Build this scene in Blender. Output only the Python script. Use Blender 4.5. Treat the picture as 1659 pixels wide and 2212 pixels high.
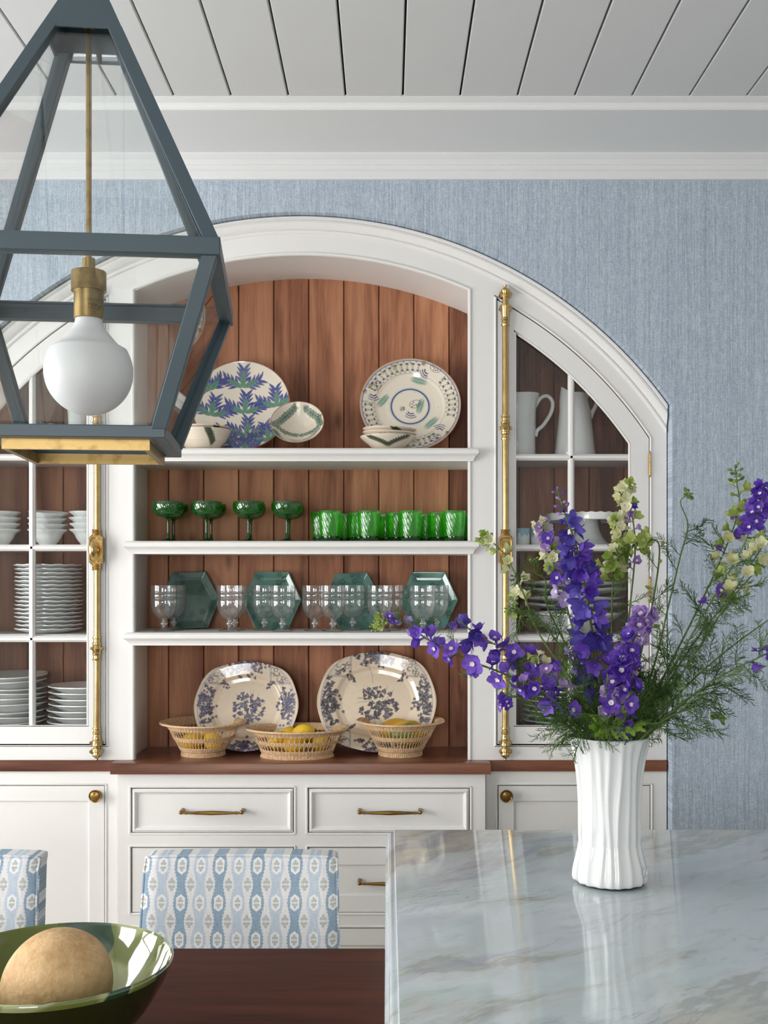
import bpy, bmesh, math, random
import numpy as np
from mathutils import Vector, Matrix, Quaternion

SC = bpy.context.scene
for _o in list(bpy.data.objects):
    bpy.data.objects.remove(_o)
COL = SC.collection
PI = math.pi
# ------------------------------------------------------------------ camera
# level view camera, 1.5 m high, looking square at the built-in (+Y); slight lens shift
FPX, PX, PY, ZC = 2345.0, 837.0, 1246.0, 1.5
cam = bpy.data.cameras.new('camera')
cam.sensor_fit = 'VERTICAL'
cam.sensor_height = 36.0
cam.lens = 36.0 * FPX / 2212.0
cam.shift_x = -(PX - 829.5) / 2212.0
cam.shift_y = (PY - 1106.0) / 2212.0
cam.clip_start = 0.05
cam_o = bpy.data.objects.new('camera', cam)
cam_o.location = (0, 0, ZC)
cam_o.rotation_euler = (PI / 2, 0, 0)
COL.objects.link(cam_o)
SC.camera = cam_o
# ------------------------------------------------------------------ world, window light, exposure
wd = bpy.data.worlds.new('daylight')
wd.use_nodes = True
wd.node_tree.nodes['Background'].inputs[0].default_value = (0.75, 0.86, 1.0, 1)
wd.node_tree.nodes['Background'].inputs[1].default_value = 1.0
SC.world = wd
SC.view_settings.view_transform = 'Standard'
SC.view_settings.look = 'None'
SC.view_settings.gamma = 1.0
SC.view_settings.use_curve_mapping = False
SC.view_settings.exposure = 0.07
SC.cycles.use_denoising = True
SC.cycles.max_bounces = 8
SC.cycles.diffuse_bounces = 4
SC.cycles.glossy_bounces = 4
SC.cycles.transmission_bounces = 8
SC.cycles.transparent_max_bounces = 20
SC.cycles.use_adaptive_sampling = True
SC.cycles.adaptive_threshold = 0.06
SC.cycles.adaptive_min_samples = 16
SC.cycles.caustics_reflective = False
SC.cycles.caustics_refractive = False
SC.cycles.sample_clamp_indirect = 6.0
XL_WALL, XR_WALL, YB_WALL = -3.0, 2.9, -2.6


def window_light(name, loc, rot, w, h, power, color):
    d = bpy.data.lights.new(name, 'AREA')
    d.shape = 'RECTANGLE'
    d.size, d.size_y = w, h
    d.energy = power
    d.color = color
    o = bpy.data.objects.new(name, d)
    o.location = loc
    o.rotation_euler = rot
    COL.objects.link(o)


# daylight entering through the windows of the left wall and of the wall behind the camera
DAY = (1.0, 0.99, 0.985)
LEFT_WINDOWS = ((0.15, 1.25), (1.6, 2.7))
for _y0, _y1 in LEFT_WINDOWS:
    window_light('window_daylight', (XL_WALL - 0.12, (_y0 + _y1) / 2, 1.5), (0, -PI / 2, 0), 1.6, _y1 - _y0, 67, DAY)
BACK_WINDOWS = ((-1.5, -0.2),)
for _x0, _x1 in BACK_WINDOWS:
    window_light('window_daylight', ((_x0 + _x1) / 2, YB_WALL - 0.12, 1.5), (PI / 2, 0, 0), _x1 - _x0, 1.6, 62, DAY)


# ------------------------------------------------------------------ helpers
def srgb(r, g, b):
    def f(c):
        c /= 255.0
        return c / 12.92 if c <= 0.04045 else ((c + 0.055) / 1.055) ** 2.4
    return (f(r), f(g), f(b))


def W(px, py, Y):
    """point in the room seen at a photo position, at depth Y"""
    return Vector(((px - PX) / FPX * Y, Y, ZC - (py - PY) / FPX * Y))


def wx(px, Y):
    return (px - PX) / FPX * Y


def wz(py, Y):
    return ZC - (py - PY) / FPX * Y


ORG = {}


def thing(name, label, cat, loc=(0, 0, 0), rot=(0, 0, 0), group=None, kind=None):
    o = bpy.data.objects.new(name, None)
    o.empty_display_size = 0.05
    o.location = loc
    o.rotation_euler = rot
    COL.objects.link(o)
    if kind:
        o['kind'] = kind
    tag(o, label, cat, group)
    ORG[o.name] = Vector(loc)
    return o


def tag(o, label=None, cat=None, group=None, kind=None):
    if label:
        o['label'] = label
    if cat:
        o['category'] = cat
    if group:
        o['group'] = group
    if kind:
        o['kind'] = kind
    return o


class MB:
    """collects polygons, then links them as one mesh object"""

    def __init__(self):
        self.v, self.f, self.m = [], [], []
        self.mi = 0

    def add(self, vs, fs):
        o = len(self.v)
        self.v.extend([tuple(p) for p in vs])
        for q in fs:
            self.f.append([i + o for i in q])
            self.m.append(self.mi)
        return self

    def box(self, x0, x1, y0, y1, z0, z1):
        v = [(x, y, z) for x in (x0, x1) for y in (y0, y1) for z in (z0, z1)]
        return self.add(v, [(0, 1, 3, 2), (4, 6, 7, 5), (0, 4, 5, 1), (2, 3, 7, 6), (0, 2, 6, 4), (1, 5, 7, 3)])

    def obox(self, c, ax, ay, az, hx, hy, hz):
        c = Vector(c)
        v = [c + ax * (sx * hx) + ay * (sy * hy) + az * (sz * hz) for sx in (-1, 1) for sy in (-1, 1) for sz in (-1, 1)]
        return self.add(v, [(0, 1, 3, 2), (4, 6, 7, 5), (0, 4, 5, 1), (2, 3, 7, 6), (0, 2, 6, 4), (1, 5, 7, 3)])

    def strip(self, xs, zb, zt, y0, y1):
        """solid between a lower and an upper curve over x"""
        vs, fs = [], []
        for x in xs:
            b, t = zb(x), zt(x)
            vs += [(x, y0, b), (x, y0, t), (x, y1, t), (x, y1, b)]
        for i in range(len(xs) - 1):
            a = 4 * i
            for k in range(4):
                k2 = (k + 1) % 4
                fs.append((a + k, a + k2, a + 4 + k2, a + 4 + k))
        n = 4 * (len(xs) - 1)
        fs += [(3, 2, 1, 0), (n, n + 1, n + 2, n + 3)]
        return self.add(vs, fs)

    def lathe(self, prof, n=32, c=(0, 0, 0), fr=None, ea=1.0, eb=1.0, a0=0.0, a1=None):
        """prof: (r, z) list; fr(theta, i, r, z) -> (r, z)"""
        vs, fs = [], []
        full = a1 is None
        a1 = 2 * PI if full else a1
        cols = n if full else n + 1
        for i, (r, z) in enumerate(prof):
            for j in range(cols):
                th = a0 + (a1 - a0) * j / n
                rr, zz = fr(th, i, r, z) if fr else (r, z)
                vs.append((c[0] + rr * ea * math.cos(th), c[1] + rr * eb * math.sin(th), c[2] + zz))
        for i in range(len(prof) - 1):
            for j in range(n):
                j2 = (j + 1) % n if full else j + 1
                fs.append((i * cols + j, i * cols + j2, (i + 1) * cols + j2, (i + 1) * cols + j))
        if full:
            if prof[0][0] < 1e-6 or prof[-1][0] < 1e-6:
                pass
        return self.add(vs, fs)

    def tube(self, pts, r, n=8, closed=False, cap=True, flat=1.0):
        pts = [Vector(p) for p in pts]
        m = len(pts)
        rs = r if isinstance(r, (list, tuple)) else [r] * m
        vs, fs = [], []
        up = None
        for i in range(m):
            if closed:
                t = pts[(i + 1) % m] - pts[i - 1]
            else:
                t = pts[min(i + 1, m - 1)] - pts[max(i - 1, 0)]
            if t.length < 1e-9:
                t = Vector((0, 0, 1))
            t.normalize()
            if up is None:
                up = Vector((0, 0, 1)) if abs(t.z) < 0.9 else Vector((0, 1, 0))
            a = up - t * up.dot(t)
            if a.length < 1e-6:
                a = Vector((1, 0, 0)) - t * t.x
            a.normalize()
            up = a
            b = t.cross(a)
            for k in range(n):
                th = 2 * PI * k / n
                vs.append(pts[i] + a * (rs[i] * math.cos(th)) + b * (rs[i] * flat * math.sin(th)))
        seg = m if closed else m - 1
        for i in range(seg):
            i2 = (i + 1) % m
            for k in range(n):
                k2 = (k + 1) % n
                fs.append((i * n + k, i * n + k2, i2 * n + k2, i2 * n + k))
        if cap and not closed:
            fs.append(tuple(range(n - 1, -1, -1)))
            fs.append(tuple((m - 1) * n + k for k in range(n)))
        return self.add(vs, fs)

    def extr_x(self, prof, x0, x1):
        n = len(prof)
        vs = [(x0, y, z) for y, z in prof] + [(x1, y, z) for y, z in prof]
        fs = [(i, (i + 1) % n, n + (i + 1) % n, n + i) for i in range(n)]
        fs += [tuple(range(n - 1, -1, -1)), tuple(range(n, 2 * n))]
        return self.add(vs, fs)

    def extr_y(self, poly, y0, y1):
        n = len(poly)
        vs = [(x, y0, z) for x, z in poly] + [(x, y1, z) for x, z in poly]
        fs = [(i, (i + 1) % n, n + (i + 1) % n, n + i) for i in range(n)]
        fs += [tuple(range(n - 1, -1, -1)), tuple(range(n, 2 * n))]
        return self.add(vs, fs)

    def nested(self, x0, x1, z0, z1, prof):
        """front made of mitred rectangles: prof is a list of (inset, y); the last loop is filled"""
        vs, fs = [], []
        for ins, y in prof:
            vs += [(x0 + ins, y, z0 + ins), (x1 - ins, y, z0 + ins), (x1 - ins, y, z1 - ins), (x0 + ins, y, z1 - ins)]
        for i in range(len(prof) - 1):
            a = 4 * i
            for k in range(4):
                k2 = (k + 1) % 4
                fs.append((a + k, a + k2, a + 4 + k2, a + 4 + k))
        n = 4 * (len(prof) - 1)
        fs.append((n, n + 1, n + 2, n + 3))
        return self.add(vs, fs)

    def ball(self, c, rx, ry=None, rz=None, n=16, m=10):
        ry = rx if ry is None else ry
        rz = rx if rz is None else rz
        vs, fs = [], []
        for i in range(m + 1):
            ph = -PI / 2 + PI * i / m
            for j in range(n):
                th = 2 * PI * j / n
                vs.append((c[0] + rx * math.cos(ph) * math.cos(th), c[1] + ry * math.cos(ph) * math.sin(th), c[2] + rz * math.sin(ph)))
        for i in range(m):
            for j in range(n):
                j2 = (j + 1) % n
                fs.append((i * n + j, i * n + j2, (i + 1) * n + j2, (i + 1) * n + j))
        return self.add(vs, fs)

    def xform(self, M, start=0):
        for i in range(start, len(self.v)):
            self.v[i] = tuple(M @ Vector(self.v[i]))
        return self

    def mesh(self, name, mats, off=(0, 0, 0), smooth=True, angle=35, cols=None):
        me = bpy.data.meshes.new(name)
        if off[0] or off[1] or off[2]:
            vs = [(p[0] - off[0], p[1] - off[1], p[2] - off[2]) for p in self.v]
        else:
            vs = self.v
        me.from_pydata(vs, [], self.f)
        mats = mats if isinstance(mats, (list, tuple)) else [mats]
        for mt in mats:
            me.materials.append(mt)
        if len(mats) > 1:
            me.polygons.foreach_set('material_index', self.m)
        bm = bmesh.new()
        bm.from_mesh(me)
        bmesh.ops.remove_doubles(bm, verts=bm.verts, dist=1e-6)
        bmesh.ops.recalc_face_normals(bm, faces=bm.faces)
        bm.to_mesh(me)
        bm.free()
        if smooth:
            me.polygons.foreach_set('use_smooth', [True] * len(me.polygons))
            me.set_sharp_from_angle(angle=math.radians(angle))
        me.update()
        return me

    def build(self, name, mats, parent=None, world=True, smooth=True, angle=35, bev=0.0, loc=None, rot=None):
        off = (0, 0, 0)
        if parent is not None and world:
            off = ORG.get(parent.name, (0, 0, 0))
        me = self.mesh(name, mats, off, smooth, angle)
        return link(name, me, parent, bev, loc, rot)


def link(name, me, parent=None, bev=0.0, loc=None, rot=None):
    o = bpy.data.objects.new(name, me)
    COL.objects.link(o)
    if parent is not None:
        o.parent = parent
        ORG[o.name] = ORG.get(parent.name, Vector((0, 0, 0)))
    if loc is not None:
        o.location = loc
    if rot is not None:
        o.rotation_euler = rot
    if bev:
        b = o.modifiers.new('bevel', 'BEVEL')
        b.width = bev
        b.segments = 2
        b.limit_method = 'ANGLE'
        b.angle_limit = math.radians(40)
        b.harden_normals = False
    return o


def copy_tree(o, parent=None):
    c = o.copy()
    COL.objects.link(c)
    c.parent = parent
    for ch in list(o.children):
        copy_tree(ch, c)
    return c


def structure(name, mb, mat, label=None, cat=None, **k):
    o = mb.build(name, mat, **k)
    o['kind'] = 'structure'
    if label:
        o['label'] = label
    if cat:
        o['category'] = cat
    return o


def lin(a, b, n):
    return [a + (b - a) * i / (n - 1) for i in range(n)]


def arcpts(c, r, a0, a1, n):
    return [(c[0] + r * math.cos(a0 + (a1 - a0) * i / (n - 1)), c[1] + r * math.sin(a0 + (a1 - a0) * i / (n - 1))) for i in range(n)]


def spline(P, n):
    """Catmull-Rom through control points"""
    P = [Vector(p) for p in P]
    Q = [P[0] * 2 - P[1]] + P + [P[-1] * 2 - P[-2]]
    out = []
    seg = len(P) - 1
    for i in range(n):
        t = i / (n - 1) * seg
        k = min(int(t), seg - 1)
        u = t - k
        a, b, c, d = Q[k], Q[k + 1], Q[k + 2], Q[k + 3]
        out.append(0.5 * ((2 * b) + (c - a) * u + (2 * a - 5 * b + 4 * c - d) * u * u + (3 * b - a - 3 * c + d) * u ** 3))
    return out


ORDN = ['lowest', 'second', 'third', 'fourth', 'fifth', 'sixth', 'seventh', 'eighth', 'ninth', 'tenth', 'eleventh', 'twelfth',
        'thirteenth', 'fourteenth', 'fifteenth', 'sixteenth', 'seventeenth', 'eighteenth']


def ordn(i, n):
    if i == 0:
        return 'lowest'
    if i == n - 1:
        return 'topmost'
    return ORDN[i] + ' from the bottom'


# ------------------------------------------------------------------ node helpers
class NT:
    def __init__(self, name):
        self.mat = bpy.data.materials.new(name)
        self.mat.use_nodes = True
        self.t = self.mat.node_tree
        self.t.nodes.clear()
        self.out = self.t.nodes.new('ShaderNodeOutputMaterial')

    def n(self, typ, **kw):
        nd = self.t.nodes.new(typ)
        for k, v in kw.items():
            setattr(nd, k, v)
        return nd

    def put(self, sock, val):
        if isinstance(val, E):
            self.t.links.new(val.s, sock)
        elif isinstance(val, bpy.types.NodeSocket):
            self.t.links.new(val, sock)
        else:
            if sock.type == 'RGBA' and len(val) == 3:
                val = (*val, 1)
            sock.default_value = val

    def m(self, op, *a):
        nd = self.n('ShaderNodeMath', operation=op)
        for i, x in enumerate(a):
            self.put(nd.inputs[i], x)
        return E(self, nd.outputs[0])

    def coord(self, which='Object'):
        return self.n('ShaderNodeTexCoord').outputs[which]

    def sep(self, v):
        nd = self.n('ShaderNodeSeparateXYZ')
        self.put(nd.inputs[0], v)
        return [E(self, nd.outputs[i]) for i in range(3)]

    def comb(self, x, y, z):
        nd = self.n('ShaderNodeCombineXYZ')
        for i, q in enumerate((x, y, z)):
            self.put(nd.inputs[i], q)
        return nd.outputs[0]

    def mapping(self, v, scale=(1, 1, 1), rot=(0, 0, 0), loc=(0, 0, 0)):
        nd = self.n('ShaderNodeMapping')
        self.put(nd.inputs[0], v)
        self.put(nd.inputs['Location'], loc)
        self.put(nd.inputs['Rotation'], rot)
        self.put(nd.inputs['Scale'], scale)
        return nd.outputs[0]

    def noise(self, v, scale, detail=2.0, rough=0.5, dist=0.0, out='Fac'):
        nd = self.n('ShaderNodeTexNoise')
        self.put(nd.inputs['Vector'], v)
        nd.inputs['Scale'].default_value = scale
        nd.inputs['Detail'].default_value = detail
        nd.inputs['Roughness'].default_value = rough
        nd.inputs['Distortion'].default_value = dist
        s = nd.outputs[out]
        return E(self, s) if out == 'Fac' else s

    def voro(self, v, scale, feature='F1', out='Distance'):
        nd = self.n('ShaderNodeTexVoronoi', feature=feature)
        self.put(nd.inputs['Vector'], v)
        nd.inputs['Scale'].default_value = scale
        s = nd.outputs[out]
        return E(self, s) if out == 'Distance' else s

    def ramp(self, fac, stops):
        nd = self.n('ShaderNodeValToRGB')
        self.put(nd.inputs[0], fac)
        e = nd.color_ramp.elements
        while len(e) < len(stops):
            e.new(0.5)
        for q, (p, c) in zip(e, stops):
            q.position = p
            q.color = (*c, 1) if len(c) == 3 else c
        return nd.outputs[0]

    def step(self, x, lo, hi):
        nd = self.n('ShaderNodeMapRange')
        nd.clamp = True
        self.put(nd.inputs[0], x)
        self.put(nd.inputs[1], lo)
        self.put(nd.inputs[2], hi)
        return E(self, nd.outputs[0])

    def mix(self, fac, a, b, blend='MIX'):
        nd = self.n('ShaderNodeMix', data_type='RGBA', blend_type=blend)
        self.put(nd.inputs[0], fac)
        self.put(nd.inputs[6], a)
        self.put(nd.inputs[7], b)
        return nd.outputs[2]

    def bump(self, h, strength=0.3, dist=0.002, normal=None):
        nd = self.n('ShaderNodeBump')
        nd.inputs['Strength'].default_value = strength
        nd.inputs['Distance'].default_value = dist
        self.put(nd.inputs['Height'], h)
        if normal is not None:
            self.put(nd.inputs['Normal'], normal)
        return nd.outputs[0]

    def bsdf(self, color, rough=0.5, metal=0.0, normal=None, coat=0.0, coat_rough=0.05, spec=0.5, sss=0.0, sheen=0.0, trans=0.0):
        p = self.n('ShaderNodeBsdfPrincipled')
        self.put(p.inputs['Base Color'], color)
        self.put(p.inputs['Roughness'], rough)
        self.put(p.inputs['Metallic'], metal)
        p.inputs['Coat Weight'].default_value = coat
        p.inputs['Coat Roughness'].default_value = coat_rough
        p.inputs['Specular IOR Level'].default_value = spec
        if sss:
            p.inputs['Subsurface Weight'].default_value = sss
            p.inputs['Subsurface Scale'].default_value = 0.01
        if sheen:
            p.inputs['Sheen Weight'].default_value = sheen
        if normal is not None:
            self.put(p.inputs['Normal'], normal)
        return p.outputs[0]

    def finish(self, shader):
        self.t.links.new(shader, self.out.inputs[0])
        return self.mat


class E:
    """arithmetic on shader sockets"""

    def __init__(self, nt, s):
        self.nt, self.s = nt, s

    def __add__(a, b): return a.nt.m('ADD', a, b)
    __radd__ = __add__
    def __sub__(a, b): return a.nt.m('SUBTRACT', a, b)
    def __rsub__(a, b): return a.nt.m('SUBTRACT', b, a)
    def __mul__(a, b): return a.nt.m('MULTIPLY', a, b)
    __rmul__ = __mul__
    def __truediv__(a, b): return a.nt.m('DIVIDE', a, b)
    def __pow__(a, b): return a.nt.m('POWER', a, b)
    def abs(a): return a.nt.m('ABSOLUTE', a)
    def sin(a): return a.nt.m('SINE', a)
    def cos(a): return a.nt.m('COSINE', a)
    def round(a): return a.nt.m('ROUND', a)
    def min(a, b): return a.nt.m('MINIMUM', a, b)
    def max(a, b): return a.nt.m('MAXIMUM', a, b)
    def lt(a, b): return a.nt.m('LESS_THAN', a, b)
    def mod(a, b): return a.nt.m('FLOORED_MODULO', a, b)
    def frac(a): return a.nt.m('FRACT', a)


# ------------------------------------------------------------------ materials
def plain(name, color, rough=0.5, metal=0.0, **k):
    t = NT(name)
    return t.finish(t.bsdf(color, rough, metal, **k))


def rnd_offset(t, v, amt=7.0):
    oi = t.n('ShaderNodeObjectInfo').outputs['Random']
    r = E(t, oi)
    add = t.n('ShaderNodeVectorMath', operation='ADD')
    t.put(add.inputs[0], v)
    t.put(add.inputs[1], t.comb(r * amt, r * (amt * 1.7), r * (amt * 2.3)))
    return add.outputs[0], r


def paint(name, col, rough=0.38):
    t = NT(name)
    v = t.coord('Object')
    n = t.noise(v, 55, 2)
    nb = t.bump(n, 0.04, 0.002)
    return t.finish(t.bsdf(col, rough, normal=nb))


def wood(name, dark, mid, light, axis=2, rough=0.42, coat=0.0, scale=1.0, vary=0.25, spec=0.35):
    t = NT(name)
    v, r = rnd_offset(t, t.coord('Object'))
    sc = [26.0 * scale] * 3
    sc[axis] = 1.6 * scale
    g = t.noise(t.mapping(v, sc), 1.0, 5, 0.62, 0.6)
    sc2 = [5.0 * scale] * 3
    sc2[axis] = 1.0 * scale
    b = t.noise(t.mapping(v, sc2), 1.0, 3, 0.55, 1.2)
    sc3 = [260.0 * scale] * 3
    sc3[axis] = 9.0 * scale
    fine = t.noise(t.mapping(v, sc3), 1.0, 2, 0.6)
    f = g * 0.42 + b * 0.5 + fine * 0.14 + (r - 0.5) * vary
    c = t.ramp(f, [(0.37, dark), (0.5, mid), (0.64, light)])
    # a knot here and there
    kn = t.voro(t.mapping(v, [9 * scale if i != axis else 4.0 * scale for i in range(3)]), 0.9)
    c = t.mix(t.step(kn, 0.16, 0.03) * 0.75, c, tuple(q * 0.45 for q in dark))
    nb = t.bump(fine + g * 0.6, 0.12, 0.0012)
    return t.finish(t.bsdf(c, rough, normal=nb, coat=coat, coat_rough=0.12, spec=spec))


def schlick(t, base, power, edge=1.0):
    lw = t.n('ShaderNodeLayerWeight')
    lw.inputs[0].default_value = 0.5
    f = E(t, lw.outputs['Facing'])
    return (f ** power) * (edge - base) + base


def thin_glass(name, tint, base=0.045, power=5.0, rough=0.0, edge=1.0, body=None, body_amt=0.0, normal=None):
    t = NT(name)
    tr = t.n('ShaderNodeBsdfTransparent')
    tr.inputs[0].default_value = (*tint, 1)
    gl = t.n('ShaderNodeBsdfGlossy')
    gl.inputs['Roughness'].default_value = rough
    nrm = normal(t) if normal else None
    if nrm is not None:
        t.put(gl.inputs['Normal'], nrm)
    inner = tr.outputs[0]
    if body is not None:
        tl = t.n('ShaderNodeBsdfTranslucent')
        tl.inputs[0].default_value = (*body, 1)
        df = t.n('ShaderNodeBsdfDiffuse')
        df.inputs[0].default_value = (*body, 1)
        if nrm is not None:
            t.put(df.inputs['Normal'], nrm)
        m0 = t.n('ShaderNodeMixShader')
        m0.inputs[0].default_value = 0.5
        t.t.links.new(tl.outputs[0], m0.inputs[1])
        t.t.links.new(df.outputs[0], m0.inputs[2])
        m1 = t.n('ShaderNodeMixShader')
        t.put(m1.inputs[0], body_amt)
        t.t.links.new(inner, m1.inputs[1])
        t.t.links.new(m0.outputs[0], m1.inputs[2])
        inner = m1.outputs[0]
    mx = t.n('ShaderNodeMixShader')
    t.put(mx.inputs[0], schlick(t, base, power, edge))
    t.t.links.new(inner, mx.inputs[1])
    t.t.links.new(gl.outputs[0], mx.inputs[2])
    return t.finish(mx.outputs[0])


def twist_normal(nr, tw):
    def f(t):
        x, y, z = t.sep(t.coord('Object'))
        a = t.m('ARCTAN2', y, x)
        h = (a * nr + z * tw).sin()
        return t.bump(h, 0.3, 0.0006)
    return f


def wallpaper():
    t = NT('blue_grasscloth')
    v = t.coord('Object')
    warp = t.noise(t.mapping(v, (260, 1, 2.5)), 1.0, 3, 0.7)
    weft = t.noise(t.mapping(v, (60, 1, 520)), 1.0, 2, 0.6)
    cell = t.noise(t.mapping(v, (430, 1, 330)), 1.0, 1, 0.5)
    slub = t.noise(t.mapping(v, (230, 1, 40)), 1.0, 2, 0.6)
    f = warp * 0.36 + weft * 0.14 + cell * 0.34 + slub * 0.26
    c = t.ramp(f, [(0.36, srgb(134, 148, 162)), (0.55, srgb(176, 189, 202)), (0.74, srgb(220, 228, 236))])
    nb = t.bump(f, 0.35, 0.0015)
    return t.finish(t.bsdf(c, 0.8, normal=nb, spec=0.2))


def marble():
    t = NT('pale_marble')
    v = t.coord('Object')
    wn = t.n('ShaderNodeTexNoise')
    t.put(wn.inputs['Vector'], v)
    wn.inputs['Scale'].default_value = 2.6
    wn.inputs['Detail'].default_value = 5
    off = t.n('ShaderNodeVectorMath', operation='MULTIPLY_ADD')
    t.put(off.inputs[0], wn.outputs['Color'])
    off.inputs[1].default_value = (0.22, 0.22, 0.05)
    t.put(off.inputs[2], v)
    d = t.mapping(off.outputs[0], (1, 1, 1), (0, 0, -0.70))      # grain runs diagonally

    def layer(sx, sy, sc, det, rough, o=(0, 0, 0)):
        return t.noise(t.mapping(d, (sx, sy, 1.0), (0, 0, 0), o), sc, det, rough)
    big = layer(1.4, 3.2, 1.3, 4, 0.55)
    pat = layer(1.7, 5.2, 1.25, 7, 0.60, (3.1, 1.7, 0))
    c = t.ramp(big, [(0.3, srgb(188, 199, 208)), (0.48, srgb(206, 214, 219)), (0.62, srgb(196, 209, 210)), (0.78, srgb(214, 221, 226))])
    c = t.mix(t.step(pat, 0.50, 0.60) * 0.75, c, srgb(184, 184, 174))
    rim_ = t.step(pat, 0.55, 0.575) * t.step(pat, 0.61, 0.585)
    c = t.mix(rim_ * 0.32, c, srgb(138, 142, 136))
    c = t.mix(t.step(pat, 0.60, 0.67) * 0.8, c, srgb(206, 203, 188))
    pur = layer(1.2, 6.0, 1.6, 6, 0.6, (7.3, 4.1, 0))
    c = t.mix(t.step(pur, 0.56, 0.63) * 0.6, c, srgb(166, 170, 184))
    vn = layer(2.0, 9.0, 2.0, 7, 0.65, (1.2, 8.8, 0))
    msk = t.step(t.noise(v, 3.4, 2), 0.5, 0.62)
    c = t.mix(t.step((vn - 0.5).abs(), 0.014, 0.0) * msk * 0.45, c, srgb(132, 140, 148))
    g = layer(4.0, 14.0, 2.2, 5, 0.6, (5, 2, 0))
    c = t.mix(t.step(g, 0.56, 0.68) * 0.4, c, srgb(168, 186, 180))
    return t.finish(t.bsdf(c, 0.07, spec=0.4))


def fabric():
    t = NT('ikat_linen')
    x, y, z = t.sep(t.coord('Object'))
    v3 = t.coord('Object')
    PU, PV = 0.0436, 0.0795
    u = x / PU + 1.076
    v = z / PV + 0.518

    def tri(q):
        return ((q.frac() - 0.5).abs()) * 2.0

    iu = u.round()
    du = u - iu
    par = (iu.mod(2.0)).lt(0.5)
    dv = v - v.round()
    w = ((v * (2 * PI)).cos()) * 0.085 + 0.265
    teeth = tri(v * 11.0) * 0.055
    soft = t.noise(t.mapping(v3, (900, 1, 160)), 1.0, 2) * 0.05
    colm = t.step(w + teeth + soft - du.abs(), 0.0, 0.03)

    def hexa(du, dv, a, b, c2):
        return (du.abs() / a).max(du.abs() / (2.4 * a) + dv.abs() / b) if c2 else None

    def motif(du, dv, s):
        X = du * PU
        Y = dv.abs() * PV

        def circ(cx, cy, r):
            dx = X.abs() - cx
            dy = Y - cy
            return ((dx * dx + dy * dy) ** 0.5).lt(r)
        m = circ(0.0040 * s, 0.0042 * s, 0.0034 * s).max(circ(0.0, 0.0098 * s, 0.0032 * s)).max(circ(0.0, 0.0056 * s, 0.0036 * s))
        return m * (Y - 0.0014).abs().max(0.0).lt(99) * (1.0 - Y.lt(0.0013))

    med = hexa(du, dv, 0.235, 0.235, True)
    ring = med.lt(1.0)
    inner = med.lt(0.74)
    grey = motif(du, dv, 0.92)
    u2 = u + 0.5
    v2 = v + 0.5
    du2 = u2 - u2.round()
    dv2 = v2 - v2.round()
    tre = motif(du2, dv2, 1.12)
    ground = srgb(226, 225, 224)
    blue = t.mix(par, srgb(186, 200, 213), srgb(128, 157, 179))
    thread = t.noise(t.mapping(v3, (1200, 1, 60)), 1.0, 2)
    thread2 = t.noise(t.mapping(v3, (60, 1, 1200)), 1.0, 2)
    c = t.mix(colm, ground, blue)
    c = t.mix(ring, c, srgb(234, 234, 232))
    c = t.mix(inner * 0.35, c, srgb(222, 224, 224))
    c = t.mix(grey.max(tre) * 0.9, c, srgb(176, 179, 172))
    c = t.mix(t.step(thread + thread2, 0.75, 1.25) * 0.22, c, srgb(250, 250, 250))
    c = t.mix(t.step(thread, 0.55, 0.35) * 0.16, c, srgb(120, 130, 140))
    nb = t.bump(thread + thread2, 0.25, 0.0006)
    return t.finish(t.bsdf(c, 0.85, normal=nb, spec=0.2, sheen=0.1))


def bowl_glaze():
    t = NT('green_swirl_glaze')
    v = t.coord('Object')
    wn = t.n('ShaderNodeTexNoise')
    t.put(wn.inputs['Vector'], v)
    wn.inputs['Scale'].default_value = 6
    off = t.n('ShaderNodeVectorMath', operation='MULTIPLY_ADD')
    t.put(off.inputs[0], wn.outputs['Color'])
    off.inputs[1].default_value = (0.12, 0.12, 0.12)
    t.put(off.inputs[2], v)
    o = off.outputs[0]
    a = t.noise(t.mapping(o, (1, 1, 0.6), (0, 0, 0), (0.3, 0.9, 0)), 7.0, 1.0, 0.3)
    b = t.noise(t.mapping(o, (1, 1, 0.5), (0, 0, 0), (4, 2, 1)), 8.0, 1.0, 0.3)
    c = t.ramp(a, [(0.38, srgb(70, 84, 22)), (0.395, srgb(104, 116, 50)), (0.49, srgb(112, 122, 62)), (0.515, srgb(160, 166, 118)), (0.66, srgb(170, 176, 132))])
    c = t.mix(t.step(b, 0.545, 0.555), c, srgb(34, 70, 44))
    c = t.mix(t.step(b, 0.43, 0.42), c, srgb(96, 108, 24))
    return t.finish(t.bsdf(c, 0.06, coat=1.0, coat_rough=0.02, spec=0.6))


def attr_ceramic(name, rough=0.14, attr='paint'):
    t = NT(name)
    a = t.n('ShaderNodeAttribute')
    a.attribute_name = attr
    return t.finish(t.bsdf(a.outputs['Color'], rough, coat=0.8, coat_rough=0.04))


def rattan():
    t = NT('pale_rattan')
    v = t.coord('Object')
    n = t.noise(v, 160, 3)
    c = t.ramp(n, [(0.3, srgb(196, 158, 116)), (0.5, srgb(216, 182, 142)), (0.7, srgb(228, 200, 164))])
    return t.finish(t.bsdf(c, 0.5, normal=t.bump(n, 0.3, 0.001)))


def citrus(name, a, b, bump=0.5, green=None):
    t = NT(name)
    v, r = rnd_offset(t, t.coord('Object'), 3.0)
    n = t.noise(v, 14, 3)
    c = t.ramp(n, [(0.35, a), (0.65, b)])
    if green:
        g = t.noise(v, 9, 2)
        c = t.mix(t.step(g, 0.5, 0.62), c, green)
    p = t.voro(v, 420)
    return t.finish(t.bsdf(c, 0.38, normal=t.bump(p, bump, 0.0012), coat=0.15))


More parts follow.
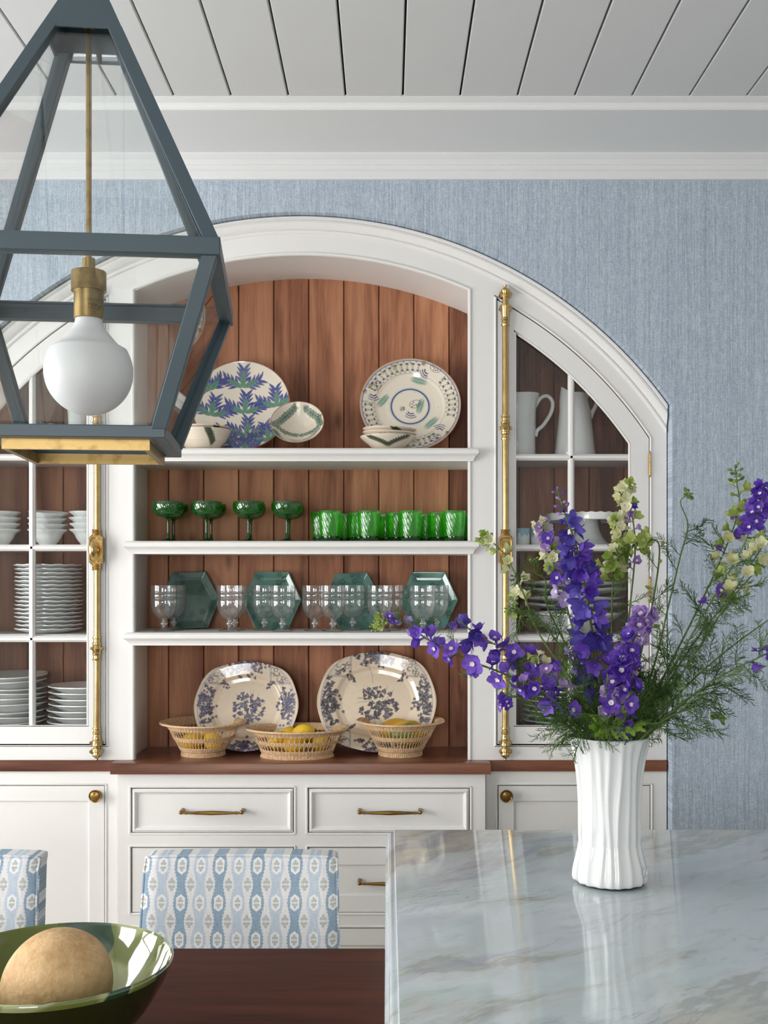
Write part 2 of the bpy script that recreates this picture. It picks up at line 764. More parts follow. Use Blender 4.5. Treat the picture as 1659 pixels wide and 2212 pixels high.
def melon_skin():
    t = NT('melon_rind')
    v = t.coord('Object')
    n = t.noise(v, 16, 4, 0.6)
    f = t.noise(v, 110, 3, 0.6)
    c = t.ramp(n * 0.7 + f * 0.3, [(0.35, srgb(190, 152, 104)), (0.52, srgb(216, 180, 132)), (0.68, srgb(230, 194, 154))])
    f2 = t.noise(v, 55, 4, 0.65)
    return t.finish(t.bsdf(c, 0.62, normal=t.bump(f * 0.6 + f2, 0.55, 0.003), spec=0.3))


def brass(name, col, rough=0.22, stain=None):
    t = NT(name)
    v = t.coord('Object')
    n = t.noise(v, 30, 4, 0.6)
    c = t.ramp(n, [(0.35, tuple(q * 0.8 for q in col)), (0.6, col)]) if stain is None else t.ramp(n, [(0.32, stain), (0.52, col)])
    return t.finish(t.bsdf(c, t.step(n, 0.0, 1.0) * 0.15 + (rough - 0.07), 1.0))


def petal(name, base, tip, streak=None):
    t = NT(name)
    v, r = rnd_offset(t, t.coord('Object'), 2.0)
    n = t.noise(v, 90, 3)
    m = t.step(n + (r - 0.5) * 0.5, 0.25, 0.8)
    c = t.mix(m, base, tip)
    p = t.bsdf(c, 0.55, spec=0.3)
    tl = t.n('ShaderNodeBsdfTranslucent')
    t.put(tl.inputs[0], c)
    mx = t.n('ShaderNodeMixShader')
    mx.inputs[0].default_value = 0.3
    t.t.links.new(p, mx.inputs[1])
    t.t.links.new(tl.outputs[0], mx.inputs[2])
    return t.finish(mx.outputs[0])


def teal_glaze():
    t = NT('mottled_teal_glaze')
    v, r = rnd_offset(t, t.coord('Object'), 5.0)
    n = t.noise(v, 13, 4, 0.6)
    c = t.ramp(n + (r - 0.5) * 0.25, [(0.3, srgb(28, 74, 74)), (0.48, srgb(64, 118, 110)), (0.66, srgb(128, 166, 148))])
    return t.finish(t.bsdf(c, 0.12, coat=0.8, coat_rough=0.04))


def blue_print():
    t = NT('blue_and_white_print')
    v = t.coord('Object')
    a = t.noise(v, 170, 2)
    c = t.ramp(a, [(0.44, srgb(74, 100, 130)), (0.5, srgb(120, 146, 170)), (0.53, srgb(224, 232, 234))])
    return t.finish(t.bsdf(c, 0.15, coat=0.6))


M = {}
M['white'] = paint('warm_white_paint', srgb(236, 234, 230))
M['ceil'] = paint('ceiling_white_paint', srgb(216, 217, 216), 0.6)
M['crown'] = paint('crown_white_paint', srgb(230, 231, 230), 0.45)
M['wallfar'] = paint('plain_white_plaster', srgb(225, 226, 226), 0.7)
M['paper'] = wallpaper()
M['plank'] = wood('stained_alder', srgb(104, 62, 42), srgb(158, 104, 75), srgb(194, 138, 102), 2, 0.55, 0.0, 1.0, 0.14)
M['dark_gap'] = plain('groove_backing_brown', srgb(62, 38, 26), 0.7)  # dark brown backing seen through the gaps between boards
M['counter'] = wood('walnut_worktop', srgb(78, 44, 30), srgb(112, 69, 50), srgb(138, 90, 66), 0, 0.28, 0.0, 1.0, 0.0)
M['table'] = wood('dark_mahogany', srgb(44, 19, 12), srgb(70, 34, 23), srgb(90, 46, 32), 0, 0.62, 0.0, 1.0, 0.0, 0.2)
M['floor'] = wood('pale_oak_floor', srgb(150, 138, 124), srgb(178, 166, 150), srgb(196, 186, 172), 1, 0.4, 0.2)
M['brass'] = brass('polished_brass', srgb(208, 176, 116), 0.2)
M['lbrass'] = brass('satin_brass', srgb(168, 142, 92), 0.38, srgb(124, 100, 60))
M['abrass'] = brass('antique_brass', srgb(150, 118, 66), 0.28)
M['blue'] = plain('slate_blue_metal', srgb(68, 85, 93), 0.4)
M['pane'] = thin_glass('window_glass', (0.97, 0.98, 0.98), 0.045, 5)
M['lpane'] = thin_glass('lantern_glass', (0.98, 0.99, 0.99), 0.05, 5)
M['clear'] = thin_glass('clear_stemware', (0.975, 0.985, 0.985), 0.13, 2.2, 0.0, 1.0, (0.95, 0.98, 0.98), 0.035)
M['clear_thick'] = thin_glass('clear_solid_glass', (0.96, 0.97, 0.97), 0.20, 1.8, 0.0, 1.0, (0.95, 0.98, 0.98), 0.16)
M['green'] = thin_glass('green_swirled_glass', (0.36, 0.88, 0.20), 0.10, 3.0, 0.03, 0.9, (0.06, 0.74, 0.025), 0.31, twist_normal(34, 260))
M['green_deep'] = thin_glass('deep_green_glass', (0.05, 0.26, 0.05), 0.08, 3.0, 0.0, 0.8, (0.01, 0.16, 0.012), 0.45)
M['green_dish'] = thin_glass('green_coupe_glass', (0.07, 0.40, 0.05), 0.10, 3.0, 0.02, 0.9, (0.014, 0.25, 0.012), 0.40, twist_normal(30, 300))
M['porc'] = plain('white_porcelain', srgb(236, 237, 234), 0.16, coat=0.6, coat_rough=0.05)
M['cream'] = plain('cream_glaze', srgb(232, 222, 205), 0.16, coat=0.6)
M['terra'] = plain('terracotta_foot', srgb(140, 78, 52), 0.7)
M['painted'] = attr_ceramic('painted_earthenware')
M['teal'] = teal_glaze()
M['teal_dark'] = plain('teal_flower_print', srgb(38, 78, 74), 0.2, coat=0.6)
M['rattan'] = rattan()
M['lemon'] = citrus('lemon_peel', srgb(226, 170, 20), srgb(246, 205, 44))
M['mango'] = citrus('mango_skin', srgb(204, 148, 40), srgb(220, 176, 58), 0.15, srgb(112, 128, 48))
M['green_nub'] = plain('green_fruit_tip', srgb(120, 140, 40), 0.5)
M['melon'] = melon_skin()
M['bowl'] = bowl_glaze()
M['bowl_out'] = plain('dark_green_glaze', srgb(34, 44, 16), 0.10, coat=0.8)
M['marble'] = marble()
M['fabric'] = fabric()
M['leg'] = plain('dark_wood_leg', srgb(60, 34, 24), 0.4)
M['ink'] = plain('black_print', srgb(52, 42, 26), 0.6)
M['bulb'] = plain('frosted_white_glass', srgb(236, 237, 238), 0.45, sss=0.2)
M['blueprint'] = blue_print()
M['vase'] = plain('glossy_white_glaze', srgb(236, 237, 235), 0.10, coat=0.9, coat_rough=0.03)
M['vase_foot'] = plain('unglazed_foot', srgb(60, 52, 44), 0.8)
M['bluedrip'] = plain('blue_drip_glaze', srgb(150, 186, 200), 0.2)
M['stem'] = petal('green_stem', srgb(98, 124, 66), srgb(134, 156, 92))
M['frond'] = petal('feathery_green', srgb(64, 98, 44), srgb(112, 146, 76))
M['leaf'] = petal('bright_leaf', srgb(110, 150, 50), srgb(166, 194, 92))
M['violet'] = petal('violet_petals', srgb(90, 56, 172), srgb(146, 108, 216))
M['indigo'] = petal('indigo_petals', srgb(70, 56, 148), srgb(112, 98, 192))
M['lilac'] = petal('lilac_petals', srgb(150, 108, 190), srgb(206, 188, 222))
M['cream_petal'] = petal('cream_petals', srgb(206, 208, 148), srgb(240, 238, 208))
M['lime'] = petal('lime_buds', srgb(142, 168, 70), srgb(196, 208, 128))
M['whitebee'] = plain('white_flower_eye', srgb(238, 234, 236), 0.6)


# ------------------------------------------------------------------ the room
YF = 3.40                     # cabinet face plane
S = YF / FPX                  # metres per photo pixel on that plane
CX, CPX = (651 - PX) * S, 651
ZA = ZC - (1441 - PY) * S     # centre of all the concentric arches
YW = 3.35                     # wall plane
HALF = 789 * S                # half width of the arched recess
Z_SOFF, Z_CEIL, Y_SOFF = 2.79, 2.815, 3.0
ZCT = ZC - 0.5735             # worktop height


def fx(px):
    return (px - PX) * S


def fz(py):
    return ZC - (py - PY) * S


def arch(rpx, floor=None):
    r = rpx * S

    def f(x):
        d = r * r - (x - CX) ** 2
        z = ZA + math.sqrt(max(d, 1e-9))
        return z if floor is None else max(z, floor)
    return f


def const(z):
    return lambda x: z


# floor, ceiling
mb = MB()
mb.box(XL_WALL - 0.2, XR_WALL + 0.2, YB_WALL - 0.2, 4.2, -0.08, 0.0)
structure('floor', mb, M['floor'])
mb = MB()
mb.box(XL_WALL - 0.2, XR_WALL + 0.2, YB_WALL - 0.2, 4.2, Z_CEIL + 0.02, Z_CEIL + 0.1)
ceiling = structure('ceiling', mb, M['dark_gap'])
pitch = 122.5 * Y_SOFF / FPX
g0 = wx(870, Y_SOFF)
k0 = int(math.floor((XL_WALL - g0) / pitch))
mbb = MB()
mbb.box(0.0025, pitch - 0.0025, YB_WALL, Y_SOFF, Z_CEIL, Z_CEIL + 0.021)
board_me = mbb.mesh('ceiling_board', M['ceil'])
for k in range(k0, int((XR_WALL - g0) / pitch) + 1):
    o = link('ceiling_board', board_me, ceiling, bev=0.0025, loc=(g0 + k * pitch, 0, 0))
# dropped border above the built-in and the crown on the wall
mb = MB()
YS = Y_SOFF
mb.extr_x([(YS - 0.030, Z_CEIL + 0.004), (YS - 0.030, Z_CEIL - 0.002), (YS - 0.026, Z_CEIL - 0.004), (YS - 0.010, Z_CEIL - 0.009),
           (YS - 0.006, Z_CEIL - 0.014), (YS - 0.004, Z_SOFF + 0.004), (YS, Z_SOFF), (4.1, Z_SOFF), (4.1, Z_CEIL + 0.004)], XL_WALL - 0.1, XR_WALL + 0.1)
structure('trim_1', mb, M['crown'], angle=20)
mb = MB()
zw = wz(390, YW)
mb.extr_x([(YW - 0.052, Z_SOFF), (YW - 0.052, Z_SOFF - 0.004), (YW - 0.046, Z_SOFF - 0.010), (YW - 0.036, Z_SOFF - 0.016), (YW - 0.030, Z_SOFF - 0.024),
           (YW - 0.030, zw + 0.040), (YW - 0.024, zw + 0.036), (YW - 0.024, zw + 0.026), (YW - 0.016, zw + 0.021), (YW - 0.016, zw + 0.006), (YW - 0.012, zw),
           (YW + 0.02, zw), (YW + 0.02, Z_SOFF)], XL_WALL, XR_WALL)
structure('trim_2', mb, M['crown'], angle=20)
# papered wall with the arched recess
RO = 972
mb = MB()
xl, xr = CX - HALF - 0.004, CX + HALF + 0.004
mb.box(XL_WALL - 0.1, xl, YW, YW + 0.5, 0, Z_SOFF + 0.02)
mb.box(xr, XR_WALL + 0.1, YW, YW + 0.5, 0, Z_SOFF + 0.02)
mb.strip(lin(xl, xr, 81), arch(RO), const(Z_SOFF + 0.02), YW, YW + 0.5)
structure('wall_back', mb, M['paper'], angle=30)


# the other walls, with the windows that light the room
def wall_with_windows(name, axis, pos, a0, a1, wins, z0, z1, sgn):
    mb = MB()

    def bx(u0, u1, zz0, zz1):
        p0, p1 = (pos, pos + sgn * 0.25)
        p0, p1 = min(p0, p1), max(p0, p1)
        if axis == 'x':
            mb.box(p0, p1, u0, u1, zz0, zz1)
        else:
            mb.box(u0, u1, p0, p1, zz0, zz1)
    u = a0
    for w0, w1 in wins:
        bx(u, w0, 0, Z_CEIL + 0.05)
        bx(w0, w1, 0, z0)
        bx(w0, w1, z1, Z_CEIL + 0.05)
        u = w1
    bx(u, a1, 0, Z_CEIL + 0.05)
    return structure(name, mb, M['wallfar'])


wall_with_windows('wall_left', 'x', XL_WALL, YB_WALL, 3.6, LEFT_WINDOWS, 0.7, 2.3, -1)
wall_with_windows('wall_front', 'y', YB_WALL, XL_WALL, XR_WALL, BACK_WINDOWS, 0.7, 2.3, -1)
mb = MB()
mb.box(XR_WALL, XR_WALL + 0.2, YB_WALL, 3.6, 0, Z_CEIL + 0.05)
structure('wall_right', mb, M['wallfar'])
wn = 1
for ax, wins in (('x', LEFT_WINDOWS), ('y', BACK_WINDOWS)):
    for w0, w1 in wins:
        mb = MB()

        def bar(u0, u1, z0, z1, d=0.03):
            if ax == 'x':
                mb.box(XL_WALL - 0.05, XL_WALL - 0.05 + d, u0, u1, z0, z1)
            else:
                mb.box(u0, u1, YB_WALL - 0.05, YB_WALL - 0.05 + d, z0, z1)
        for a, b in ((w0, w0 + 0.05), (w1 - 0.05, w1)):
            bar(a, b, 0.7, 2.3, 0.06)
        for a, b in ((0.7, 0.76), (2.24, 2.3), (1.48, 1.52)):
            bar(w0, w1, a, b, 0.06)
        mid = (w0 + w1) / 2
        bar(mid - 0.012, mid + 0.012, 0.7, 2.3)
        structure('window_%d' % wn, mb, M['wallfar'])
        wn += 1

# ------------------------------------------------------------------ arched casing on the built-in
prof = [(936, 0.0), (936, 0.004), (939, 0.007), (942, 0.007), (943.5, 0.003), (946, 0.009), (951, 0.016), (957, 0.020), (961, 0.019),
        (962.5, 0.015), (965, 0.021), (969, 0.021), (969, 0.0)]
mb = MB()
NS = 96
vs, fs = [], []
for i in range(NS + 1):
    t = -1 + 2 * i / NS
    for r, p in prof:
        th = t * math.asin(min(0.9999, 787.5 / r))
        vs.append((CX + r * S * math.sin(th), YF - p, ZA + r * S * math.cos(th)))
n = len(prof)
for i in range(NS):
    for k in range(n):
        k2 = (k + 1) % n
        fs.append((i * n + k, i * n + k2, (i + 1) * n + k2, (i + 1) * n + k))
fs += [tuple(range(n)), tuple(NS * n + k for k in range(n))]
mb.add(vs, fs)
structure('trim_3', mb, M['white'], angle=28)

# ------------------------------------------------------------------ upper centre unit: open shelves
YB = YF * 395.5 / 366.8        # back panel plane
TH = 0.022
nic = thing('open_shelf_unit', 'arched open shelf niche with white frame and brown plank back between the glazed cabinets', 'shelf unit', (CX, YF, ZCT))
mb = MB()
xa, xb, xc = 395.5, 368, 360   # unit half width, bead outer edge, clear opening (photo pixels from the centre)
for sg in (-1, 1):
    x0, x1 = sorted((CX + sg * xa * S, CX + sg * xb * S))
    mb.strip(lin(x0, x1, 6), const(ZCT), arch(950), YF, YF + TH)
mb.strip(lin(CX - xb * S, CX + xb * S, 41), arch(897), arch(950), YF, YF + TH)
mb.build('face_frame', M['white'], nic)
mb = MB()
bp = []
xbe = (xb - 4) * S
rr = 893.0
bp = [(CX - xbe, YF, ZCT + 0.001), (CX - xbe, YF, arch(rr)(CX - xbe))]
bp += [(x, YF, arch(rr)(x)) for x in lin(CX - xbe, CX + xbe, 60)[1:-1]]
bp += [(CX + xbe, YF, arch(rr)(CX + xbe)), (CX + xbe, YF, ZCT + 0.001)]
mb.tube(bp, 0.0052, 8)
mb.build('bead', M['white'], nic)
xi = (xc + 13) * S             # inner side walls sit a little behind the frame
for sg in (-1, 1):
    mb = MB()
    x0, x1 = sorted((CX + sg * xi, CX + sg * (xi + 0.016)))
    mb.strip([x0, x1], const(ZCT), arch(889), YF + TH, YB + 0.01)
    x0, x1 = sorted((CX + sg * xc * S, CX + sg * (xb - 0.05) * S))
    mb.strip([x0, x1], const(ZCT), arch(896.5), YF + 0.0004, YF + TH)
    x0, x1 = sorted((CX + sg * (xb - 0.05) * S, CX + sg * xi))
    mb.strip([x0, x1], const(ZCT), arch(889), YF + TH - 0.004, YF + TH)
    mb.build('side_panel', M['white'], nic)
mb = MB()
mb.strip(lin(CX - xi, CX + xi, 49), arch(889), arch(897), YF + 0.0006, YB + 0.01)
mb.build('arched_soffit', M['white'], nic)
pw = 75.75 * YB / FPX
x_seam = wx(667, YB)


def plank_run(parent, x0, x1, z0, ztop):
    """vertical back boards with open grooves between, cut to the arch"""
    k = int(math.floor((x0 - x_seam) / pw)) - 1
    while x_seam + k * pw < x1:
        a, b = max(x0, x_seam + k * pw + 0.0012), min(x1, x_seam + (k + 1) * pw - 0.0012)
        if b - a > 0.006:
            mb = MB()
            e = 0.0022
            xs = [a, a + e] + lin(a + e, b - e, 5)[1:-1] + [b - e, b]
            # slightly eased long edges
            vs, fs = [], []
            for i, x in enumerate(xs):
                y = YB + (0.003 if i in (0, len(xs) - 1) else 0.0)
                vs += [(x, y, z0), (x, y, ztop(x)), (x, YB + 0.012, ztop(x)), (x, YB + 0.012, z0)]
            for i in range(len(xs) - 1):
                for q in range(4):
                    q2 = (q + 1) % 4
                    fs.append((4 * i + q, 4 * i + q2, 4 * i + 4 + q2, 4 * i + 4 + q))
            nn = 4 * (len(xs) - 1)
            fs += [(3, 2, 1, 0), (nn, nn + 1, nn + 2, nn + 3)]
            mb.add(vs, fs)
            mb.build('plank', M['plank'], parent, angle=20)
        k += 1


plank_run(nic, CX - xi - 0.01, CX + xi + 0.01, ZCT, arch(905))
mb = MB()
mb.strip(lin(CX - xi - 0.01, CX + xi + 0.01, 31), const(ZCT), arch(905), YB + 0.012, YB + 0.02)
mb.build('backing_board', M['dark_gap'], nic)
SHELF_Z = [wz(966.5, 3.37), wz(1168, 3.37), wz(1366.5, 3.37)]
sprof = [(-0.012, 0.0), (0.003, 0.0), (0.010, -0.0015), (0.0155, -0.006), (0.0175, -0.012), (0.0170, -0.018), (0.0130, -0.0225), (0.0085, -0.025), (0.0060, -0.029),
         (0.0045, -0.0315), (0.0045, -0.0335), (0.0020, -0.0345), (0.0020, -0.041), (-0.012, -0.041)]
for z in SHELF_Z:
    mb = MB()
    mb.box(CX - xi + 0.0005, CX + xi - 0.0005, YF - 0.002, YB - 0.0005, z - 0.0405, z - 0.0002)
    sh = mb.build('shelf', M['white'], nic)
    mb = MB()
    X0, X1, Y0 = fx(282), fx(1021), YF - 0.012
    vs, fs = [], []
    for p, dz in sprof:
        vs += [(X0 - p, YF, z + dz), (X0 - p, Y0 - p, z + dz), (X1 + p, Y0 - p, z + dz), (X1 + p, YF, z + dz)]
    for i in range(len(sprof)):
        i2 = (i + 1) % len(sprof)
        for q in range(3):
            fs.append((4 * i + q, 4 * i + q + 1, 4 * i2 + q + 1, 4 * i2 + q))
    mb.add(vs, fs)
    mb.build('shelf_moulding', M['white'], sh, angle=26)

# ------------------------------------------------------------------ glazed cabinets either side
SH_ROW = [985, 1182, 1378]     # shelf heights behind the glazing bars
CAB_SHELF_Z = [fz(py) + 0.004 for py in (981, 1179, 1374)]
CAB_FLOOR = fz(1594)


def mirror(px, sg):
    return CX + sg * (px - CPX) * S


def glazed_cabinet(sg, label):
    t = thing('glazed_cabinet', label, 'cabinet', (CX + sg * 590 * S, YF, ZCT))

    def R(a, b):
        return tuple(sorted((mirror(a, sg), mirror(b, sg))))

    def strip(mb, a, b, zb, zt, y0, y1, n=8):
        x0, x1 = R(a, b)
        mb.strip(lin(x0, x1, n), zb, zt, y0, y1)
    mb = MB()
    strip(mb, 1046.5, 1068, const(ZCT), arch(950), YF, YF + TH)
    strip(mb, 1068, 1408, arch(906), arch(950), YF, YF + TH, 24)
    strip(mb, 1408, 1440, const(ZCT), arch(950), YF, YF + TH)
    strip(mb, 1068, 1408, const(ZCT), const(fz(1613)), YF, YF + TH, 3)
    mb.build('face_frame', M['white'], t)
    mb = MB()
    xa_, xb_ = mirror(1070.3, sg), mirror(1405.7, sg)
    zb = fz(1610.7)
    pts = [(xa_, YF, zb)] + [(x, YF, arch(903)(x)) for x in lin(xa_, xb_, 30)] + [(xb_, YF, zb)]
    mb.tube(pts, 0.0042, 6, closed=True)
    mb.build('bead', M['white'], t)
    # carcass
    for a, b in ((1052, 1062), (1424, 1434)):
        mb = MB()
        strip(mb, a, b, const(ZCT), arch(905), YF + TH, YB + 0.01, 3)
        mb.build('side_panel', M['plank'], t)
    mb = MB()
    strip(mb, 1062, 1424, arch(912), arch(922), YF + TH, YB + 0.012, 20)
    mb.build('arched_top', M['plank'], t)
    x0, x1 = R(1052, 1434)
    plank_run(t, x0, x1, ZCT, arch(920))
    mb = MB()
    mb.strip(lin(x0, x1, 16), const(ZCT), arch(920), YB + 0.012, YB + 0.02)
    mb.build('backing_board', M['dark_gap'], t)
    x0, x1 = R(1062, 1424)
    mb = MB()
    mb.box(x0, x1, YF + TH, YB, CAB_FLOOR - 0.02, CAB_FLOOR)
    mb.build('cabinet_floor', M['white'], t)
    for z in CAB_SHELF_Z:
        mb = MB()
        mb.box(x0 + 0.001, x1 - 0.001, YF + 0.03, YB - 0.001, z - 0.019, z)
        mb.build('shelf', M['white'], t, bev=0.002)
    # door: stiles, rails, arched top
    mb = MB()
    d0, d1 = YF + 0.0005, YF + 0.021
    strip(mb, 1074.5, 1110, const(fz(1607)), arch(898.5), d0, d1)
    strip(mb, 1363, 1401.5, const(fz(1607)), arch(898.5), d0, d1)
    strip(mb, 1110, 1363, arch(861), arch(898.5), d0, d1, 30)
    strip(mb, 1110, 1363, const(fz(1607)), const(fz(1570)), d0, d1, 3)
    door = mb.build('door', M['white'], t)
    # moulded inner edge of the door
    mb = MB()
    xa_, xb_ = mirror(1112.5, sg), mirror(1360.5, sg)
    pts = [(xa_, d0 + 0.004, fz(1567.5))] + [(x, d0 + 0.004, arch(858.5)(x)) for x in lin(xa_, xb_, 30)] + [(xb_, d0 + 0.004, fz(1567.5))]
    mb.tube(pts, 0.0048, 6, closed=True)
    mb.build('sticking', M['white'], door)
    # glazing bars
    yf, yb = d0 + 0.002, d0 + 0.020

    def hbar(py):
        x0, x1 = R(1111, 1362)
        z = fz(py)
        h, h2 = 0.0098, 0.0035
        m2 = MB()
        m2.extr_x([(yf, z - h2), (yf, z + h2), (yf + 0.004, z + h2 + 0.003), (yf + 0.008, z + h), (yb, z + h), (yb, z - h), (yf + 0.008, z - h), (yf + 0.004, z - h2 - 0.003)], x0, x1)
        m2.build('muntin', M['white'], door, angle=20)
    for py in (987, 1183, 1380.5):
        hbar(py)
    xm = mirror(1235, sg)
    zt_ = arch(862)(xm)
    m2 = MB()
    h, h2 = 0.0098, 0.0035
    pr = [(xm - h2, yf), (xm + h2, yf), (xm + h2 + 0.003, yf + 0.004), (xm + h, yf + 0.008), (xm + h, yb), (xm - h, yb), (xm - h, yf + 0.008), (xm - h2 - 0.003, yf + 0.004)]
    z0_, z1_ = fz(1569), zt_
    nn = len(pr)
    m2.add([(x, y, z0_) for x, y in pr] + [(x, y, z1_) for x, y in pr],
           [(i, (i + 1) % nn, nn + (i + 1) % nn, nn + i) for i in range(nn)] + [tuple(range(nn)), tuple(range(nn, 2 * nn))])
    m2.build('muntin', M['white'], door, angle=20)
    # panes
    rows = [(1569, 1380.5), (1380.5, 1183), (1183, 987), (987, None)]
    for ca, cb in ((1111, 1235), (1235, 1362)):
        for p0, p1 in rows:
            m2 = MB()
            x0, x1 = R(ca, cb)
            m2.strip(lin(x0, x1, 12 if p1 is None else 2), const(fz(p0)), const(fz(p1)) if p1 else arch(860), yb - 0.006, yb - 0.003)
            m2.build('pane', M['pane'], door)
    # hinges
    for py in (1003, 1273, 1530):
        m2 = MB()
        xh = mirror(1403.5, sg)
        z0_, z1_ = fz(py + 24), fz(py - 24)
        for k in range(5):
            a = z0_ + (z1_ - z0_) * k / 5
            b = a + (z1_ - z0_) / 5 - 0.0012
            m2.tube([(xh, YF - 0.003, a), (xh, YF - 0.003, b)], 0.0048, 10)
        m2.ball((xh, YF - 0.003, z1_ + 0.002), 0.004, n=8, m=6)
        m2.ball((xh, YF - 0.003, z0_ - 0.002), 0.004, n=8, m=6)
        m2.build('hinge', M['brass'], door)
    cremone(t, sg)
    return t


def ring_stack(mb, x, y, z0, z1, seq):
    """turned brass collar: seq of (fraction of height, radius)"""
    prof = [(0.0001, 0.0)] + [(r, f * (z1 - z0)) for f, r in seq] + [(0.0001, z1 - z0)]
    mb.lathe(prof, 18, (x, y, z0))


GUIDE = [(0.0, 0.0135), (0.06, 0.0140), (0.09, 0.0115), (0.2, 0.0110), (0.24, 0.0135), (0.3, 0.0140), (0.34, 0.0125), (0.42, 0.0135), (0.5, 0.0165), (0.58, 0.0135),
         (0.64, 0.0120), (0.68, 0.0138), (0.74, 0.0138), (0.78, 0.0108), (0.9, 0.0110), (0.94, 0.0138), (1.0, 0.0138)]
CAPG = [(0.0, 0.0130), (0.07, 0.0138), (0.12, 0.0110), (0.24, 0.0110), (0.28, 0.0130), (0.36, 0.0130), (0.4, 0.0112), (0.52, 0.0122), (0.58, 0.0135), (0.7, 0.0130), (0.82, 0.0165), (1.0, 0.0170)]
FINI = [(0.0, 0.0165), (0.22, 0.0170), (0.28, 0.0135), (0.5, 0.0150), (0.64, 0.0120), (0.76, 0.0065), (0.84, 0.0045), (0.93, 0.0055), (1.0, 0.0025)]


def cremone(t, sg):
    x = mirror(1090.5, sg)
    y = YF - 0.013
    empty = bpy.data.objects.new('cremone_bolt', None)
    COL.objects.link(empty)
    empty.parent = t
    ORG[empty.name] = ORG[t.name]
    mb = MB()
    mb.tube([(x, y, fz(1628)), (x, y, fz(634))], 0.0098, 14)
    mb.build('rod', M['brass'], empty)

    def volutes(mb, z, r=0.0058, w=0.0145):
        for s in (-1, 1):
            mb.tube([(x + s * w, y - 0.012, z), (x + s * w, y + 0.011, z)], r, 12)
            mb.tube([(x + s * w, y - 0.0145, z), (x + s * w, y - 0.012, z)], r * 0.45, 8)

    def piece(name, p_top, p_bot, seq, flip=False, vol=None):
        mb = MB()
        z1, z0 = fz(p_top), fz(p_bot)
        sq = [(1 - f, r) for f, r in reversed(seq)] if flip else seq
        ring_stack(mb, x, y, z0, z1, sq)
        if vol is not None:
            volutes(mb, z0 + (z1 - z0) * vol)
            mb.box(x - 0.0140, x + 0.0140, y - 0.011, y + 0.011, z0 + (z1 - z0) * vol - 0.007, z0 + (z1 - z0) * vol + 0.007)
        mb.build(name, M['brass'], empty, angle=30)
    piece('finial', 617, 645, FINI, False, 0.22)
    piece('guide', 662, 706, CAPG, False, 0.83)
    piece('guide', 899, 951, GUIDE, False, None)
    piece('guide', 1375, 1426, GUIDE, False, None)
    piece('guide', 1570, 1608, CAPG, True, 0.14)
    piece('finial', 1616, 1641, FINI, True, 0.78)
    for p in (926, 1400):
        for s_ in (-1, 1):
            mb = MB()
            mb.ball((x + s_ * 0.0165, y, fz(p)), 0.0050, n=10, m=8)
            mb.build('boss', M['brass'], empty)
    # handle box with oval turn knob
    for a, b in ((1144, 1157), (1219, 1232)):
        mb = MB()
        z1, z0 = fz(a), fz(b)
        ring_stack(mb, x, y, z0, z1, [(0, 0.014), (0.15, 0.0155), (0.3, 0.013), (0.5, 0.0155), (0.65, 0.013), (0.85, 0.0155), (1, 0.014)])
        mb.build('collar', M['brass'], empty, angle=30)
    mb = MB()
    z1, z0, h = fz(1155), fz(1221), 0.0215
    zc = (z0 + z1) / 2

    def octa(k):
        hw, hz = h * k, (z1 - z0) / 2 * k
        c = 0.010 * k
        return [(-hw, -hz + c), (-hw + c, -hz), (hw - c, -hz), (hw, -hz + c), (hw, hz - c), (hw - c, hz), (-hw + c, hz), (-hw, hz - c)]
    loops = [(1.0, YF - 0.001), (1.0, YF - 0.024), (0.93, YF - 0.028), (0.80, YF - 0.028), (0.74, YF - 0.025)]
    vs, fs = [], []
    for k, yy in loops:
        vs += [(x + a, yy, zc + b) for a, b in octa(k)]
    for i in range(len(loops) - 1):
        for q in range(8):
            q2 = (q + 1) % 8
            fs.append((8 * i + q, 8 * i + q2, 8 * i + 8 + q2, 8 * i + 8 + q))
    fs.append(tuple(8 * (len(loops) - 1) + q for q in range(8)))
    mb.add(vs, fs)
    mb.build('lock_case', M['brass'], empty, angle=25)
    mb = MB()
    st = len(mb.v)
    mb.lathe([(0.011, 0), (0.009, 0.004), (0.006, 0.009), (0.006, 0.026), (0.0085, 0.031)], 14)
    mb.xform(Matrix.Translation((x, YF - 0.025, zc)) @ Matrix.Rotation(PI / 2, 4, 'X'), st)
    mb.ball((x, YF - 0.062, zc), 0.013, 0.0075, 0.0245, 16, 12)
    mb.ball((x, YF - 0.0655, zc), 0.0085, 0.0055, 0.018, 16, 12)
    mb.build('knob', M['brass'], empty)


glazed_cabinet(1, 'white glazed cabinet holding pitchers and platters behind the flowers')
glazed_cabinet(-1, 'white glazed cabinet holding stacked white bowls and plates behind the lantern')

# ------------------------------------------------------------------ worktop
YC0, YS0 = 3.34, 3.391
x0, x1 = wx(238, YC0), wx(1060.5, YC0)
xs0, xs1 = CX - HALF + 0.003, fx(1438.5)


def ease(poly, z0, z1, mb, e=0.003):
    """slab with a slightly eased top edge"""
    n = len(poly)
    P = [Vector((a, b)) for a, b in poly]

    def inset(d):
        out = []
        for i in range(n):
            a, b, c = P[i - 1], P[i], P[(i + 1) % n]
            d1, d2 = (b - a).normalized(), (c - b).normalized()
            n1, n2 = Vector((-d1.y, d1.x)), Vector((-d2.y, d2.x))
            k = 1 + n1.dot(n2)
            out.append(b + (n1 + n2) * (d / max(k, 0.2)))
        return out
    loops = [(0.0, z0), (0.0, z1 - e), (e * 0.3, z1 - e * 0.3), (e, z1)]
    vs, fs = [], []
    for d, z in loops:
        vs += [(p.x, p.y, z) for p in inset(d)]
    for i in range(len(loops) - 1):
        for q in range(n):
            q2 = (q + 1) % n
            fs.append((n * i + q, n * i + q2, n * i + n + q2, n * i + n + q))
    fs += [tuple(range(n - 1, -1, -1)), tuple(n * (len(loops) - 1) + q for q in range(n))]
    mb.add(vs, fs)


